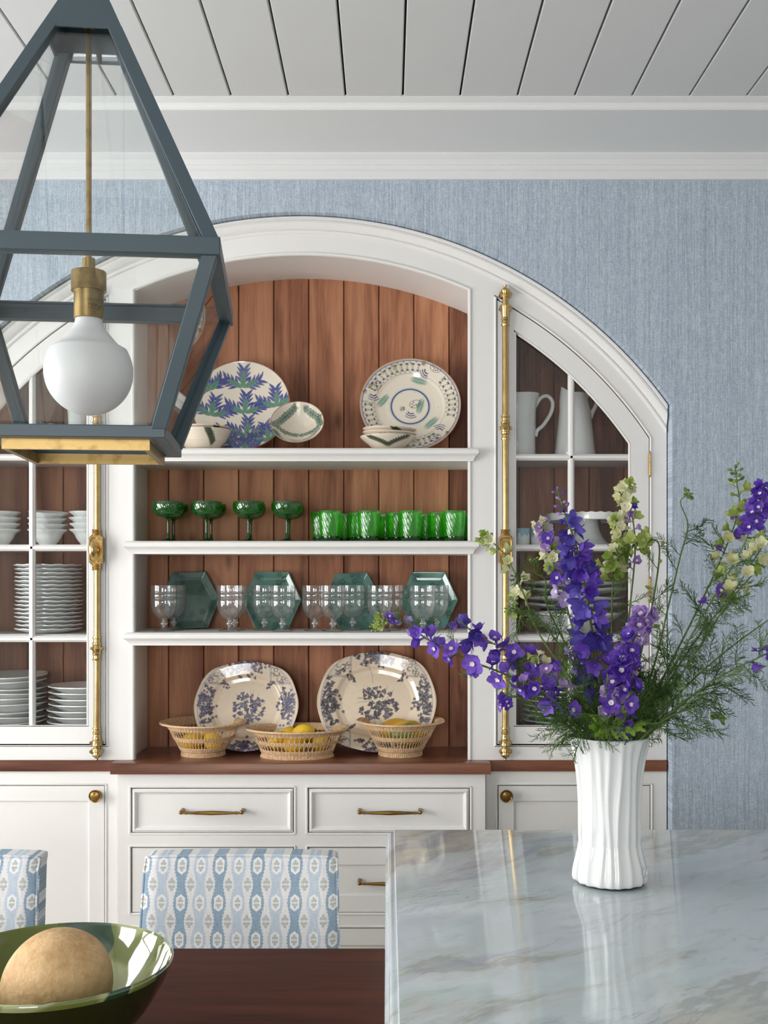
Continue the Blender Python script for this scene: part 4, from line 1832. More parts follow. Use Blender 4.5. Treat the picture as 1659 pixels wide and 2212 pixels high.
stand_bowl('shallow_bowl', 0.087, SHAL, paint_bowl_outside([(-0.3, 0.6, 0.05, 0.3)]), 'shallow cream bowl, middle one of the three by the lattice plate', 841, 3.462, Z1 + 0.024, tilt=(0.01, 0.035))
stand_bowl('shallow_bowl', 0.0865, SHAL, paint_bowl_outside([(0.15, 0.8, 0.6, 0.4)]), 'shallow cream bowl, topmost of the three by the lattice plate', 841, 3.463, Z1 + 0.036, tilt=(0.0, 0.03))


def oval(a, b, lobes=0.012):
    def f(th):
        c, s = np.cos(th), np.sin(th)
        p = 2.35
        rr_ = (np.abs(c) ** p + np.abs(s) ** p) ** (-1 / p)
        rr_ = rr_ * (1 + lobes * np.cos(8 * th))
        return rr_ * c * a, rr_ * s * b
    return f


PLAT_PROF = [(0, 0.004), (0.58, 0.005), (0.66, 0.009), (0.72, 0.017), (0.95, 0.027), (1.0, 0.028), (1.0, 0.0245), (0.94, 0.022), (0.70, 0.009), (0.6, 0.0), (0.0, 0.0)]
me = painted_dish('serving_platter', 0.170, PLAT_PROF, paint_transfer((srgb(64, 60, 92), srgb(128, 124, 148)), 3, False), M['painted'], oval(1.0, 0.88), nt=420, nr_sub=120)
lean_dish('serving_platter', me, 'smaller oval platter with blue-grey ivy print behind the lemon baskets', 'platter', 534, ZCT, 3.54, 0.170 * 0.88, 20)
me = painted_dish('serving_platter', 0.1935, PLAT_PROF, paint_transfer((srgb(54, 50, 66), srgb(122, 116, 126)), 9, True), M['painted'], oval(1.0, 0.86), nt=440, nr_sub=120)
lean_dish('serving_platter', me, 'larger oval platter with dark ivy print and fine crack behind the mango basket', 'platter', 814, ZCT, 3.525, 0.1935 * 0.86, 20)


def hexa(th):
    # flat-topped hexagon, a little taller than wide
    P = [(0.097, 0.0), (0.055, 0.096), (-0.055, 0.096), (-0.097, 0.0), (-0.055, -0.096), (0.055, -0.096)]
    xs, ys = np.zeros_like(th), np.zeros_like(th)
    for i, t in enumerate(th):
        c, s = math.cos(t), math.sin(t)
        best = 9
        for k in range(6):
            a, b = P[k], P[(k + 1) % 6]
            nx, ny = b[1] - a[1], -(b[0] - a[0])
            d = nx * c + ny * s
            if d > 1e-9:
                best = min(best, (nx * a[0] + ny * a[1]) / d)
        xs[i], ys[i] = best * c / 0.1, best * s / 0.1
    return xs, ys


HEX_PROF = [(0, 0.004), (0.72, 0.004), (0.80, 0.006), (0.97, 0.013), (1.0, 0.0135), (1.0, 0.010), (0.8, 0.0), (0.0, 0.0)]
for i, (px_, zoff, sp, yaw, shd, lab) in enumerate([
        (410, 0, 0.03, 0.22, 0.42, 'dark teal hexagonal plate, leftmost of four behind the clear goblets'),
        (588, 0, 0.0, 0.10, 0.8, 'teal hexagonal plate, second from the left of four behind the clear goblets'),
        (763, -0.004, 0.05, 0.25, 0.85, 'teal hexagonal plate, third from the left of four behind the clear goblets'),
        (926, 0, 0.0, -0.06, 0.85, 'teal hexagonal plate, rightmost of four behind the clear goblets')]):
    me = painted_dish('hexagonal_plate', 0.1, HEX_PROF, paint_teal(20 + i, shd), M['painted'], hexa, nt=240)
    o = lean_dish('hexagonal_plate', me, lab, 'plate', px_, Z3 + zoff, 3.585, 0.096, 15, sp, yaw)
    o['group'] = 'hexagonal teal plates'

# ------------------------------------------------------------------ stemware
ROOT = {}


def goblet():
    t = thing('water_goblet', 'x', 'goblet', (0, 0, 0), group='clear goblets on the lowest shelf')
    mb = MB()
    pr = [(0.0405, 0.146), (0.0408, 0.1445), (0.0410, 0.126)]
    for z in (0.1255, 0.1215, 0.1065, 0.1025):
        pr += [(0.0411, z + 0.0012), (0.0421, z), (0.0411, z - 0.0012)]
    pr += [(0.0412, 0.095), (0.0405, 0.082), (0.0380, 0.068), (0.0330, 0.056), (0.0245, 0.046), (0.0150, 0.0395), (0.0085, 0.0365)]
    mb.lathe(pr, 36)
    mb.build('bowl', M['clear'], t, world=False, angle=60)
    mb = MB()
    mb.lathe([(0.0001, 0.0445), (0.014, 0.0405), (0.0085, 0.0365), (0.0062, 0.0335), (0.0070, 0.031), (0.0115, 0.0275), (0.0125, 0.0245), (0.0112, 0.0215), (0.0070, 0.0185), (0.0065, 0.0165), (0.0080, 0.0145)], 24)
    mb.build('stem', M['clear_thick'], t, world=False, angle=70)
    mb = MB()
    mb.lathe([(0.0080, 0.0145), (0.014, 0.0105), (0.024, 0.0060), (0.0335, 0.0032), (0.0345, 0.0018), (0.0335, 0.0003), (0.0001, 0.0003)], 36)
    mb.build('foot', M['clear'], t, world=False, angle=60)
    return t


def place(proto, used, loc, label, rz=0.0):
    o = proto if not used else copy_tree(proto)
    used.append(o)
    o.location = loc
    o.rotation_euler = (0, 0, rz)
    o['label'] = label
    return o


gob = goblet()
u = []
GOB = [(354, 3.45, 'clear ringed goblet in front at the left end of the goblet row'), (375, 3.53, 'clear ringed goblet overlapping the dark teal plate, behind the leftmost goblet'),
       (496, 3.45, 'clear ringed goblet in front between the first two hexagonal plates'), (507, 3.53, 'clear ringed goblet half hidden behind the one between the first two hexagonal plates'),
       (571, 3.52, 'clear ringed goblet behind, over the left half of the second hexagonal plate'), (610, 3.45, 'clear ringed goblet in front, over the right half of the second hexagonal plate'),
       (680, 3.47, 'clear ringed goblet against bare planks between second and third hexagonal plates'), (719, 3.44, 'clear ringed goblet in front, over the left half of the third hexagonal plate'),
       (762, 3.53, 'clear ringed goblet behind, over the right half of the third hexagonal plate'), (821, 3.45, 'clear ringed goblet in front between third and fourth hexagonal plates'),
       (845, 3.53, 'clear ringed goblet behind the one between third and fourth hexagonal plates'), (913, 3.45, 'clear ringed goblet in front of the rightmost hexagonal plate'),
       (942, 3.53, 'clear ringed goblet at the right end of the goblet row, set behind')]
for px_, Y, lab in GOB:
    place(gob, u, (wx(px_, Y), Y, Z3), lab)

coup = thing('coupe_glass', 'x', 'coupe glass', group='green coupe glasses on the middle shelf')
mb = MB()
mb.lathe([(0.0485, 0.1265), (0.0492, 0.1255), (0.0502, 0.116), (0.0498, 0.106), (0.0470, 0.095), (0.0410, 0.0865), (0.0310, 0.0805), (0.0180, 0.0770), (0.0060, 0.0755)], 40)
mb.build('bowl', M['green_dish'], coup, world=False, angle=60)
mb = MB()
mb.lathe([(0.0001, 0.0775), (0.012, 0.0765), (0.0075, 0.0745), (0.0052, 0.070), (0.0046, 0.055), (0.0046, 0.030), (0.0052, 0.014), (0.0075, 0.0115), (0.0075, 0.0095), (0.0060, 0.0085)], 16)
mb.build('stem', M['green_deep'], coup, world=False, angle=60)
mb = MB()
mb.lathe([(0.0060, 0.0085), (0.014, 0.0060), (0.028, 0.0028), (0.0335, 0.0015), (0.0330, 0.0003), (0.0001, 0.0003)], 32)
mb.build('foot', M['green_deep'], coup, world=False, angle=60)
u = []
for px_, Y, lab in [(363, 3.45, 'green coupe glass in front at the left end of the coupe row'), (375, 3.57, 'green coupe glass behind the leftmost coupe'),
                    (446, 3.45, 'green coupe glass in front, second from the left'), (456, 3.57, 'green coupe glass behind the second coupe from the left'),
                    (537, 3.45, 'green coupe glass in front, third from the left'), (541, 3.57, 'green coupe glass hidden behind the third coupe from the left'),
                    (620, 3.45, 'green coupe glass in front, nearest to the tumblers'), (624, 3.57, 'green coupe glass hidden behind the coupe nearest to the tumblers')]:
    place(coup, u, (wx(px_, Y), Y, Z2), lab)

tum = thing('tumbler', 'x', 'tumbler', group='green tumblers on the middle shelf')
mb = MB()
mb.lathe([(0.0362, 0.0975), (0.0367, 0.0965), (0.0365, 0.085), (0.0352, 0.060), (0.0330, 0.035), (0.0305, 0.0165)], 40)
mb.build('body', M['green'], tum, world=False, angle=60)
mb = MB()
mb.lathe([(0.0001, 0.0195), (0.024, 0.0190), (0.0305, 0.0165), (0.0300, 0.004), (0.0285, 0.0004), (0.0001, 0.0004)], 36)
mb.build('base', M['green_deep'], tum, world=False, angle=60)
u = []
for r, Y, pxs in (('front', 3.45, (713, 797, 887, 981)), ('middle', 3.545, (695, 776, 857, 947)), ('rear', 3.625, (746, 836, 922, 989))):
    for px_, nm in zip(pxs, ('leftmost', 'second from the left', 'third from the left', 'rightmost')):
        place(tum, u, (wx(px_, Y), Y, Z2), 'green swirled tumbler, %s in the %s row of tumblers' % (nm, r), rng.uniform(0, 6))


# ------------------------------------------------------------------ baskets and fruit
def basket(label, px, Y, a, b, ab, bb, h, rows=2, nloop=54):
    t = thing('rattan_basket', label, 'basket', (wx(px, Y), Y, ZCT))

    def rad(f):
        """profile of the wall, f from 0 (foot) to 1 (rim)"""
        if f < 0.14:
            k = 0.06 * (1 - f / 0.14)
        else:
            k = 0.0
        g = max(0.0, (f - 0.10) / 0.90)
        w = g ** 0.92
        return (ab + (a - ab) * w + ab * k, bb + (b - bb) * w + bb * k)

    def ringpts(f, n=72, dz=0.0, extra=0.0):
        ra, rb = rad(f)
        return [((ra + extra) * math.cos(2 * PI * i / n), (rb + extra) * math.sin(2 * PI * i / n), h * f + dz) for i in range(n)]

    def band(name, f0, f1, r=0.0019):
        m = MB()
        n = max(2, int(round((f1 - f0) * h / (1.55 * r))))
        for k in range(n + 1):
            m.tube(ringpts(f0 + (f1 - f0) * k / n), r, 5, closed=True)
        # binding stitches across the coils
        nst = 70
        for i in range(nst):
            th = 2 * PI * i / nst
            P = []
            for q in (0, 0.5, 1):
                f = f0 + (f1 - f0) * q
                ra, rb = rad(f)
                P.append(((ra + r * 0.9) * math.cos(th), (rb + r * 0.9) * math.sin(th), h * f))
            m.tube(P, 0.0009, 4)
        return tag(m.build(name, M['rattan'], t, world=False, angle=60), kind='stuff')
    band('foot', 0.015, 0.12)
    band('lower_band', 0.17, 0.27)
    band('middle_band', 0.50, 0.58)
    band('upper_band', 0.82, 0.93)

    def loops(f0, f1):
        m = MB()
        for i in range(nloop):
            P = []
            w = 2 * PI / nloop
            for q in range(9):
                s = q / 8
                th = (i + 0.85 * (s - 0.5) * 1.5) * w
                f = f0 + (f1 - f0) * math.sin(PI * s) ** 0.65
                ra, rb = rad(f)
                P.append((ra * math.cos(th), rb * math.sin(th), h * f))
            m.tube(P, 0.00125, 4)
        return tag(m.build('openwork_row', M['rattan'], t, world=False, angle=60), kind='stuff')
    loops(0.27, 0.50)
    loops(0.58, 0.83)
    # flared rim
    m = MB()
    for k in range(6):
        e = 0.0035 * k
        m.tube(ringpts(0.95, 72, 0.0025 * k - (0.0004 * k * k), e), 0.0021, 5, closed=True)
    ra, rb = rad(0.95)
    m.tube([((ra + 0.020) * math.cos(2 * PI * i / 72), (rb + 0.020) * math.sin(2 * PI * i / 72), h * 0.95 + 0.004) for i in range(72)], 0.0034, 8, closed=True)
    tag(m.build('rim', M['rattan'], t, world=False, angle=60), kind='stuff')
    # woven bottom
    m = MB()
    m.lathe([(0.0001, h * 0.10), (1.0, h * 0.10), (1.0, h * 0.13), (0.0001, h * 0.13)], 40, ea=ab * 0.98, eb=bb * 0.98)
    m.build('bottom', M['rattan'], t, world=False)
    return t


basket('round rattan openwork basket nearest to the glazed cabinet with bowls', 439, 3.50, 0.119, 0.119, 0.066, 0.066, 0.107)
basket('long oval rattan openwork basket of lemons between the two round ones', 642, 3.47, 0.144, 0.100, 0.110, 0.075, 0.090)
basket('round rattan openwork basket holding mangoes', 865, 3.50, 0.123, 0.123, 0.066, 0.066, 0.112)


def lemon_mesh():
    mb = MB()
    pr = []
    for i in range(17):
        u_ = -1 + 2 * i / 16
        r = 0.0295 * math.sqrt(max(0, 1 - u_ * u_)) ** 0.9
        z = 0.036 * u_
        if abs(u_) > 0.85:
            r = max(r * 0.9, 0.0005 if abs(u_) == 1 else 0.006 * (1 - (abs(u_) - 0.85) / 0.15) + 0.003)
            z = math.copysign(0.036 * 0.85 + 0.011 * (abs(u_) - 0.85) / 0.15, u_)
        pr.append((r if 0 < i < 16 else 0.0003, z))
    mb.lathe(pr, 22)
    return mb.mesh('lemon', M['lemon'], angle=80)


lem_me = lemon_mesh()
nub = MB()
nub.lathe([(0.0002, 0.0405), (0.0045, 0.0415), (0.0038, 0.0440), (0.0002, 0.0455)], 10)
nub_me = nub.mesh('stalk_end', M['green_nub'], angle=60)


def fruit(name, me, label, cat, loc, rot, sub=None):
    o = link(name, me)
    o.location = loc
    o.rotation_euler = rot
    tag(o, label, cat)
    if sub:
        link('stalk_end', sub, o)
    return o


LB = (wx(642, 3.47), 3.47, ZCT)
for dx_, dy_, dz_, rot, lab in [(0.019, -0.010, 0.0745, (0.2, 1.25, 0.2), 'large lemon heaped highest in the oval basket'),
                                (-0.058, -0.012, 0.0535, (0.3, 1.4, 0.9), 'lemon peeking over the rim at the left of the oval basket'),
                                (-0.026, 0.034, 0.0600, (0.1, 1.3, 2.0), 'lemon just visible left of the highest lemon in the oval basket'),
                                (0.070, 0.010, 0.0450, (0.2, 1.2, 1.5), 'lemon seen through the weave at the right end of the oval basket'),
                                (-0.006, -0.042, 0.0435, (0.0, 1.5, 0.1), 'lemon seen through the front weave of the oval basket')]:
    fruit('lemon', lem_me, lab, 'lemon', (LB[0] + dx_, LB[1] + dy_, LB[2] + dz_), rot, nub_me)
LB = (wx(439, 3.50), 3.50, ZCT)
for dx_, dy_, dz_, rot, lab in [(-0.032, -0.020, 0.046, (0.1, 1.4, 0.4), 'lemon seen through the weave at the left of the left round basket'),
                                (0.036, -0.024, 0.046, (0.2, 1.3, 2.5), 'lemon seen through the weave at the right of the left round basket'),
                                (0.002, 0.040, 0.050, (0.0, 1.5, 1.2), 'lemon lying at the back inside the left round basket')]:
    fruit('lemon', lem_me, lab, 'lemon', (LB[0] + dx_, LB[1] + dy_, LB[2] + dz_), rot, nub_me)
mb = MB()
mb.lathe([(0.0003, -0.058), (0.018, -0.054), (0.031, -0.040), (0.039, -0.015), (0.041, 0.010), (0.036, 0.034), (0.024, 0.050), (0.010, 0.057), (0.0003, 0.058)], 24,
         fr=lambda th, i, r, z: (r * (1 + 0.05 * math.cos(th)), z))
man_me = mb.mesh('mango', M['mango'], angle=80)
LB = (wx(865, 3.50), 3.50, ZCT)
for dx_, dy_, dz_, rot, lab in [(0.018, -0.020, 0.074, (0.1, 1.45, 0.15), 'green and yellow mango on top in front in the right round basket'),
                                (-0.018, 0.040, 0.073, (0.2, 1.4, -0.4), 'orange mango half hidden behind the front one in the right round basket')]:
    fruit('mango', man_me, lab, 'mango', (LB[0] + dx_, LB[1] + dy_, LB[2] + dz_), rot)

# ------------------------------------------------------------------ crockery behind glass
CZ1, CZ2, CZ3 = CAB_SHELF_Z


def stack(name, me, n, px, Y, z0, dz_, cat, lab, grp, jit=0.002, tilt=None):
    for i in range(n):
        o = link(name, me)
        o.location = (wx(px, Y) + rng.uniform(-jit, jit), Y + rng.uniform(-jit, jit), z0 + i * dz_)
        tx = ty = 0.0
        if tilt:
            tx, ty = tilt(i)
        o.rotation_euler = (tx, ty, rng.uniform(0, 6))
        o['label'] = lab % ordn(i, n)
        o['category'] = cat
        o['group'] = grp


def scallop(n, amp, zamp=0.0, only=0.9):
    def f(th, i, r, z):
        return (r * (1 + amp * math.cos(n * th)) if r > only else r, z + (zamp * math.cos(n * th) if r > only else 0))
    return f


# footed dessert bowls
mb = MB()
mb.lathe([(0.0001, 0.008), (0.02, 0.010), (0.035, 0.024), (0.047, 0.042), (0.060, 0.050), (0.0635, 0.0525), (0.0625, 0.0485), (0.0520, 0.0415), (0.0455, 0.033), (0.0435, 0.026), (0.036, 0.014), (0.0275, 0.004), (0.0275, 0.0), (0.0001, 0.0)], 40,
         fr=lambda th, i, r, z: (r * (1 + (0.018 * math.cos(12 * th) if r > 0.042 else 0)), z))
bowl_me = mb.mesh('footed_bowl', M['porc'], angle=60)
for px_, tl, nm in ((0, None, 'at far left'), (103, lambda i: (0, 0.02 + 0.035 * i), 'under the lantern'), (193, None, 'beside the brass bolt')):
    stack('footed_bowl', bowl_me, 4, px_, 3.52, CZ2, 0.0190, 'bowl', 'white scalloped bowl, %s of the stack ' + nm, 'white footed bowls behind glass', 0.001, tl)
# salad plates
mb = MB()
mb.lathe([(0.0001, 0.006), (0.065, 0.006), (0.082, 0.010), (0.104, 0.0165), (0.1075, 0.0170), (0.1075, 0.0135), (0.100, 0.0105), (0.080, 0.004), (0.064, 0.0), (0.0001, 0.0)], 56,
         fr=lambda th, i, r, z: (r * (1 + (0.006 * math.cos(14 * th) if r > 0.09 else 0)), z + (0.0010 * math.cos(14 * th) if r > 0.09 else 0)))
plate_me = mb.mesh('salad_plate', M['porc'], angle=60)
stack('salad_plate', plate_me, 17, 106, 3.54, CZ3, 0.0128, 'plate', 'white wavy-edged plate, %s in the tall stack of plates', 'white salad plates in the tall stack', 0.0028)
# soup plates, two stacks
mb = MB()
mb.lathe([(0.0001, 0.006), (0.055, 0.007), (0.078, 0.024), (0.112, 0.0395), (0.1165, 0.041), (0.1165, 0.0375), (0.105, 0.033), (0.078, 0.018), (0.060, 0.0), (0.0001, 0.0)], 56,
         fr=lambda th, i, r, z: (r * (1 + (0.007 * math.cos(10 * th) if r > 0.09 else 0)), z))
soup_me = mb.mesh('soup_plate', M['porc'], angle=60)
stack('soup_plate', soup_me, 9, 22, 3.535, CAB_FLOOR, 0.0185, 'bowl', 'wide white soup plate, %s of the bigger stack at the far left', 'soup plates at the far left', 0.003, lambda i: (0.02, 0.025))
stack('soup_plate', soup_me, 7, 183, 3.53, CAB_FLOOR, 0.0190, 'bowl', 'wide white soup plate, %s of the stack below the brass bolt', 'soup plates by the bolt', 0.003)


def jug(name, label, px, Y, z, prof, spout, handle, mat, hr=0.0065, dim=None, cat='pitcher'):
    t = thing(name, label, cat, (wx(px, Y), Y, z))
    n = len(prof)
    mb = MB()

    def fr(th, i, r, zz):
        k = max(0.0, (zz / prof[-1][1] - 0.72) / 0.28) if zz > 0 else 0
        d = math.cos(th - PI)                     # spout to -x
        s = max(0.0, d) ** 4
        rr_ = r * (1 + 0.22 * s * k * spout[0])
        z2 = zz + spout[1] * s * k * k - spout[2] * k * max(0, 1 - abs(d)) ** 1.0 * 0.6
        if dim and dim[0] < zz < dim[1]:
            rr_ *= 1 - 0.035 * max(0, math.cos(16 * th)) ** 2
        return rr_, z2
    outer = prof
    inner = [(max(r - 0.004, 0.001), zz) for r, zz in reversed(prof[1:])]
    mb.lathe([(0.0001, 0.0)] + outer + inner + [(0.0001, 0.006)], 48, fr=fr)
    mb.build('body', mat, t, world=False, angle=60)
    mb = MB()
    mb.tube(spline([(x, 0, zz) for x, zz in handle], 24), hr, 10, flat=1.3)
    mb.build('handle', M['porc'], t, world=False, angle=60)
    return t


jug('pitcher', 'white cylindrical pitcher with looped handle beside the brass bolt', 1117, 3.53, CZ1,
    [(0.058, 0.0), (0.060, 0.004), (0.059, 0.05), (0.060, 0.10), (0.061, 0.150), (0.066, 0.185), (0.073, 0.205)], (0.6, 0.015, 0.008),
    [(0.058, 0.165), (0.075, 0.192), (0.098, 0.200), (0.115, 0.180), (0.110, 0.145), (0.085, 0.105), (0.066, 0.088), (0.060, 0.068)], M['porc'])
jug('pitcher', 'tall tapered white pitcher with thumbprint dimples and raised spout', 1242, 3.535, CZ1,
    [(0.066, 0.0), (0.068, 0.006), (0.064, 0.03), (0.058, 0.09), (0.051, 0.150), (0.045, 0.178), (0.040, 0.195), (0.036, 0.208)], (1.3, 0.022, 0.0),
    [(0.034, 0.186), (0.040, 0.205), (0.055, 0.216), (0.072, 0.205), (0.070, 0.175), (0.058, 0.150), (0.050, 0.128)], M['porc'], 0.0055, (0.012, 0.03))
jug('mug', 'blue and white printed mug on the top shelf behind the lantern', 66, 3.53, CZ1,
    [(0.040, 0.0), (0.044, 0.004), (0.046, 0.03), (0.045, 0.08), (0.044, 0.112)], (0, 0, 0),
    [(0.044, 0.092), (0.062, 0.105), (0.085, 0.098), (0.094, 0.070), (0.080, 0.036), (0.044, 0.026)], M['blueprint'], 0.0065, cat='mug')
jug('pitcher', 'slim white jug on the top shelf behind the frosted bulb', 171, 3.53, CZ1,
    [(0.034, 0.0), (0.036, 0.004), (0.036, 0.06), (0.034, 0.12), (0.036, 0.165)], (0.5, 0.01, 0.0),
    [(0.034, 0.135), (0.050, 0.150), (0.064, 0.135), (0.062, 0.095), (0.036, 0.055)], M['porc'], 0.005)

# cake stand
t = thing('cake_stand', 'white pedestal cake stand on the shelf behind the flowers', 'cake stand', (wx(1270, 3.55), 3.55, CZ2))
mb = MB()
mb.lathe([(0.0001, 0.098), (0.130, 0.100), (0.134, 0.104), (0.138, 0.104), (0.139, 0.098), (0.138, 0.082), (0.135, 0.080), (0.132, 0.088), (0.05, 0.090), (0.0001, 0.090)], 60,
         fr=lambda th, i, r, z: (r, z + (0.0015 * math.cos(30 * th) if i in (2, 3) else 0)))
mb.build('plate', M['porc'], t, world=False, angle=40)
mb = MB()
mb.lathe([(0.034, 0.0905), (0.032, 0.080), (0.034, 0.065), (0.040, 0.045), (0.050, 0.027), (0.062, 0.012), (0.074, 0.003), (0.075, 0.0), (0.0001, 0.0)], 60,
         fr=lambda th, i, r, z: (r * (1 + 0.012 * math.cos(28 * th)), z))
mb.build('pedestal', M['porc'], t, world=False, angle=60)
for px_, lab in ((1128, 'small white cup with blue drip glaze beside the brass bolt'), (1163, 'small white cup with blue drip glaze nearer the cake stand')):
    t = thing('espresso_cup', lab, 'cup', (wx(px_, 3.47), 3.47, CZ2))
    mb = MB()
    mb.lathe([(0.0001, 0), (0.020, 0.0), (0.0235, 0.003), (0.0245, 0.03), (0.0250, 0.052), (0.0230, 0.052), (0.0220, 0.006), (0.0001, 0.005)], 28)
    mb.build('body', M['porc'], t, world=False, angle=50)
    mb = MB()
    mb.lathe([(0.0249, 0.030), (0.0256, 0.0525), (0.0246, 0.0535)], 40, fr=lambda th, i, r, z: (r, z + (0.008 * math.cos(9 * th) + 0.004 * math.sin(5 * th) if i == 0 else 0)))
    mb.build('drip_glaze', M['bluedrip'], t, world=False, angle=60)
# big wavy platters over a deep bowl
mb = MB()
mb.lathe([(0.0001, 0.006), (0.06, 0.008), (0.10, 0.034), (0.150, 0.062), (0.158, 0.066), (0.157, 0.061), (0.105, 0.026), (0.07, 0.0), (0.0001, 0.0)], 64)
o = mb.build('mixing_bowl', M['porc'])
o.location = (wx(1240, 3.545), 3.545, CZ3)
tag(o, 'large plain white bowl under the pile of wavy platters', 'bowl')
mb = MB()
mb.lathe([(0.0001, 0.006), (0.09, 0.006), (0.14, 0.013), (0.166, 0.019), (0.170, 0.0185), (0.166, 0.014), (0.14, 0.008), (0.09, 0.0), (0.0001, 0.0)], 72,
         fr=lambda th, i, r, z: (r * ((1 + 0.006 * math.cos(6 * th)) if r > 0.12 else 1) * (0.70 + 0.30 * abs(math.cos(th)) ** 0.7 if False else 1), z + (0.004 * math.sin(3 * th + 0.7) * (r / 0.17) ** 2 if r > 0.12 else 0)))
plat_me = mb.mesh('wavy_platter', M['porc'], angle=60)
for i in range(5):
    o = link('wavy_platter', plat_me)
    o.scale = (1, 0.62, 1)
    o.location = (wx(1240, 3.55), 3.55, CZ3 + 0.052 + i * 0.0245)
    o.rotation_euler = (0, 0, (i % 2) * PI)
    tag(o, 'large white wavy-rimmed platter, %s of the pile behind the flowers' % ordn(i, 5), 'platter', 'wavy platters behind the flowers')
# plates in a wire stand
mb = MB()
mb.lathe([(0.0001, 0.005), (0.075, 0.005), (0.10, 0.009), (0.122, 0.0155), (0.126, 0.0158), (0.126, 0.012), (0.118, 0.0095), (0.098, 0.004), (0.076, 0.0), (0.0001, 0.0)], 56)
dp_me = mb.mesh('dinner_plate', M['porc'], angle=60)
stack('dinner_plate', dp_me, 9, 1212, 3.545, CAB_FLOOR + 0.012, 0.0165, 'plate', 'white dinner plate, %s in the brass wire stand behind the bouquet', 'dinner plates in the wire stand', 0.001)
t = thing('plate_stand', 'thin brass wire plate stand around plates behind the bouquet', 'plate stand', (wx(1212, 3.545), 3.545, CAB_FLOOR))
mb = MB()
mb.tube([(0.09 * math.cos(a), 0.09 * math.sin(a), 0.006) for a in lin(0, 2 * PI, 33)[:-1]], 0.0022, 6, closed=True)
mb.build('base_ring', M['brass'], t, world=False)
for a in (0.5, 2.6, 3.9, 5.5):
    mb = MB()
    P = [(0.09 * math.cos(a), 0.09 * math.sin(a), 0.0035), (0.128 * math.cos(a), 0.128 * math.sin(a), 0.012), (0.1305 * math.cos(a), 0.1305 * math.sin(a), 0.15), (0.128 * math.cos(a), 0.128 * math.sin(a), 0.2)]
    P += [((0.128 - 0.016 * (1 - math.cos(q))) * math.cos(a), (0.128 - 0.016 * (1 - math.cos(q))) * math.sin(a), 0.2 + 0.018 * math.sin(q)) for q in lin(0.3, 2 * PI * 0.8, 8)]
    mb.tube(P, 0.0020, 6)
    mb.build('upright', M['brass'], t, world=False)


# ------------------------------------------------------------------ dining table and chairs
def slab(mb, poly, loops):
    """horizontal slab from an outline (counter-clockwise) and (inset, z) loops from the bottom up"""
    n = len(poly)
    P = [Vector((a, b)) for a, b in poly]
    vs, fs = [], []
    for d, z in loops:
        for i in range(n):
            a, b, c = P[i - 1], P[i], P[(i + 1) % n]
            d1, d2 = (b - a).normalized(), (c - b).normalized()
            n1, n2 = Vector((-d1.y, d1.x)), Vector((-d2.y, d2.x))
            q = b + (n1 + n2) * (d / max(1 + n1.dot(n2), 0.2))
            vs.append((q.x, q.y, z))
    for i in range(len(loops) - 1):
        for q in range(n):
            q2 = (q + 1) % n
            fs.append((n * i + q, n * i + q2, n * i + n + q2, n * i + n + q))
    fs += [tuple(range(n - 1, -1, -1)), tuple(n * (len(loops) - 1) + q for q in range(n))]
    mb.add(vs, fs)


ZTB = 0.76
t = thing('dining_table', 'dark mahogany dining table carrying the green bowl', 'table', (-0.75, 1.6, 0))
mb = MB()
slab(mb, [(-1.60, 1.02), (0.022, 1.02), (0.022, 2.165), (-1.60, 2.165)], [(0.006, ZTB - 0.036), (0.0, ZTB - 0.030), (0.0, ZTB - 0.004), (0.001, ZTB - 0.001), (0.004, ZTB)])
mb.build('tabletop', M['table'], t, angle=30)
mb = MB()
for a in ((-1.50, -0.06, 1.10, 1.122), (-1.50, -0.06, 2.063, 2.085), (-1.50, -1.478, 1.10, 2.085), (-0.082, -0.06, 1.10, 2.085)):
    mb.box(a[0], a[1], a[2], a[3], ZTB - 0.125, ZTB - 0.0365)
mb.build('apron', M['table'], t)
for lx in (-1.47, -0.09):
    for ly in (1.13, 2.055):
        mb = MB()
        mb.lathe([(0.0001, 0), (0.018, 0), (0.022, 0.02), (0.018, 0.04), (0.026, 0.3), (0.036, 0.52), (0.030, 0.56), (0.038, 0.60), (0.038, ZTB - 0.0365), (0.0001, ZTB - 0.0365)], 20, (lx, ly, 0))
        mb.build('leg', M['table'], t)


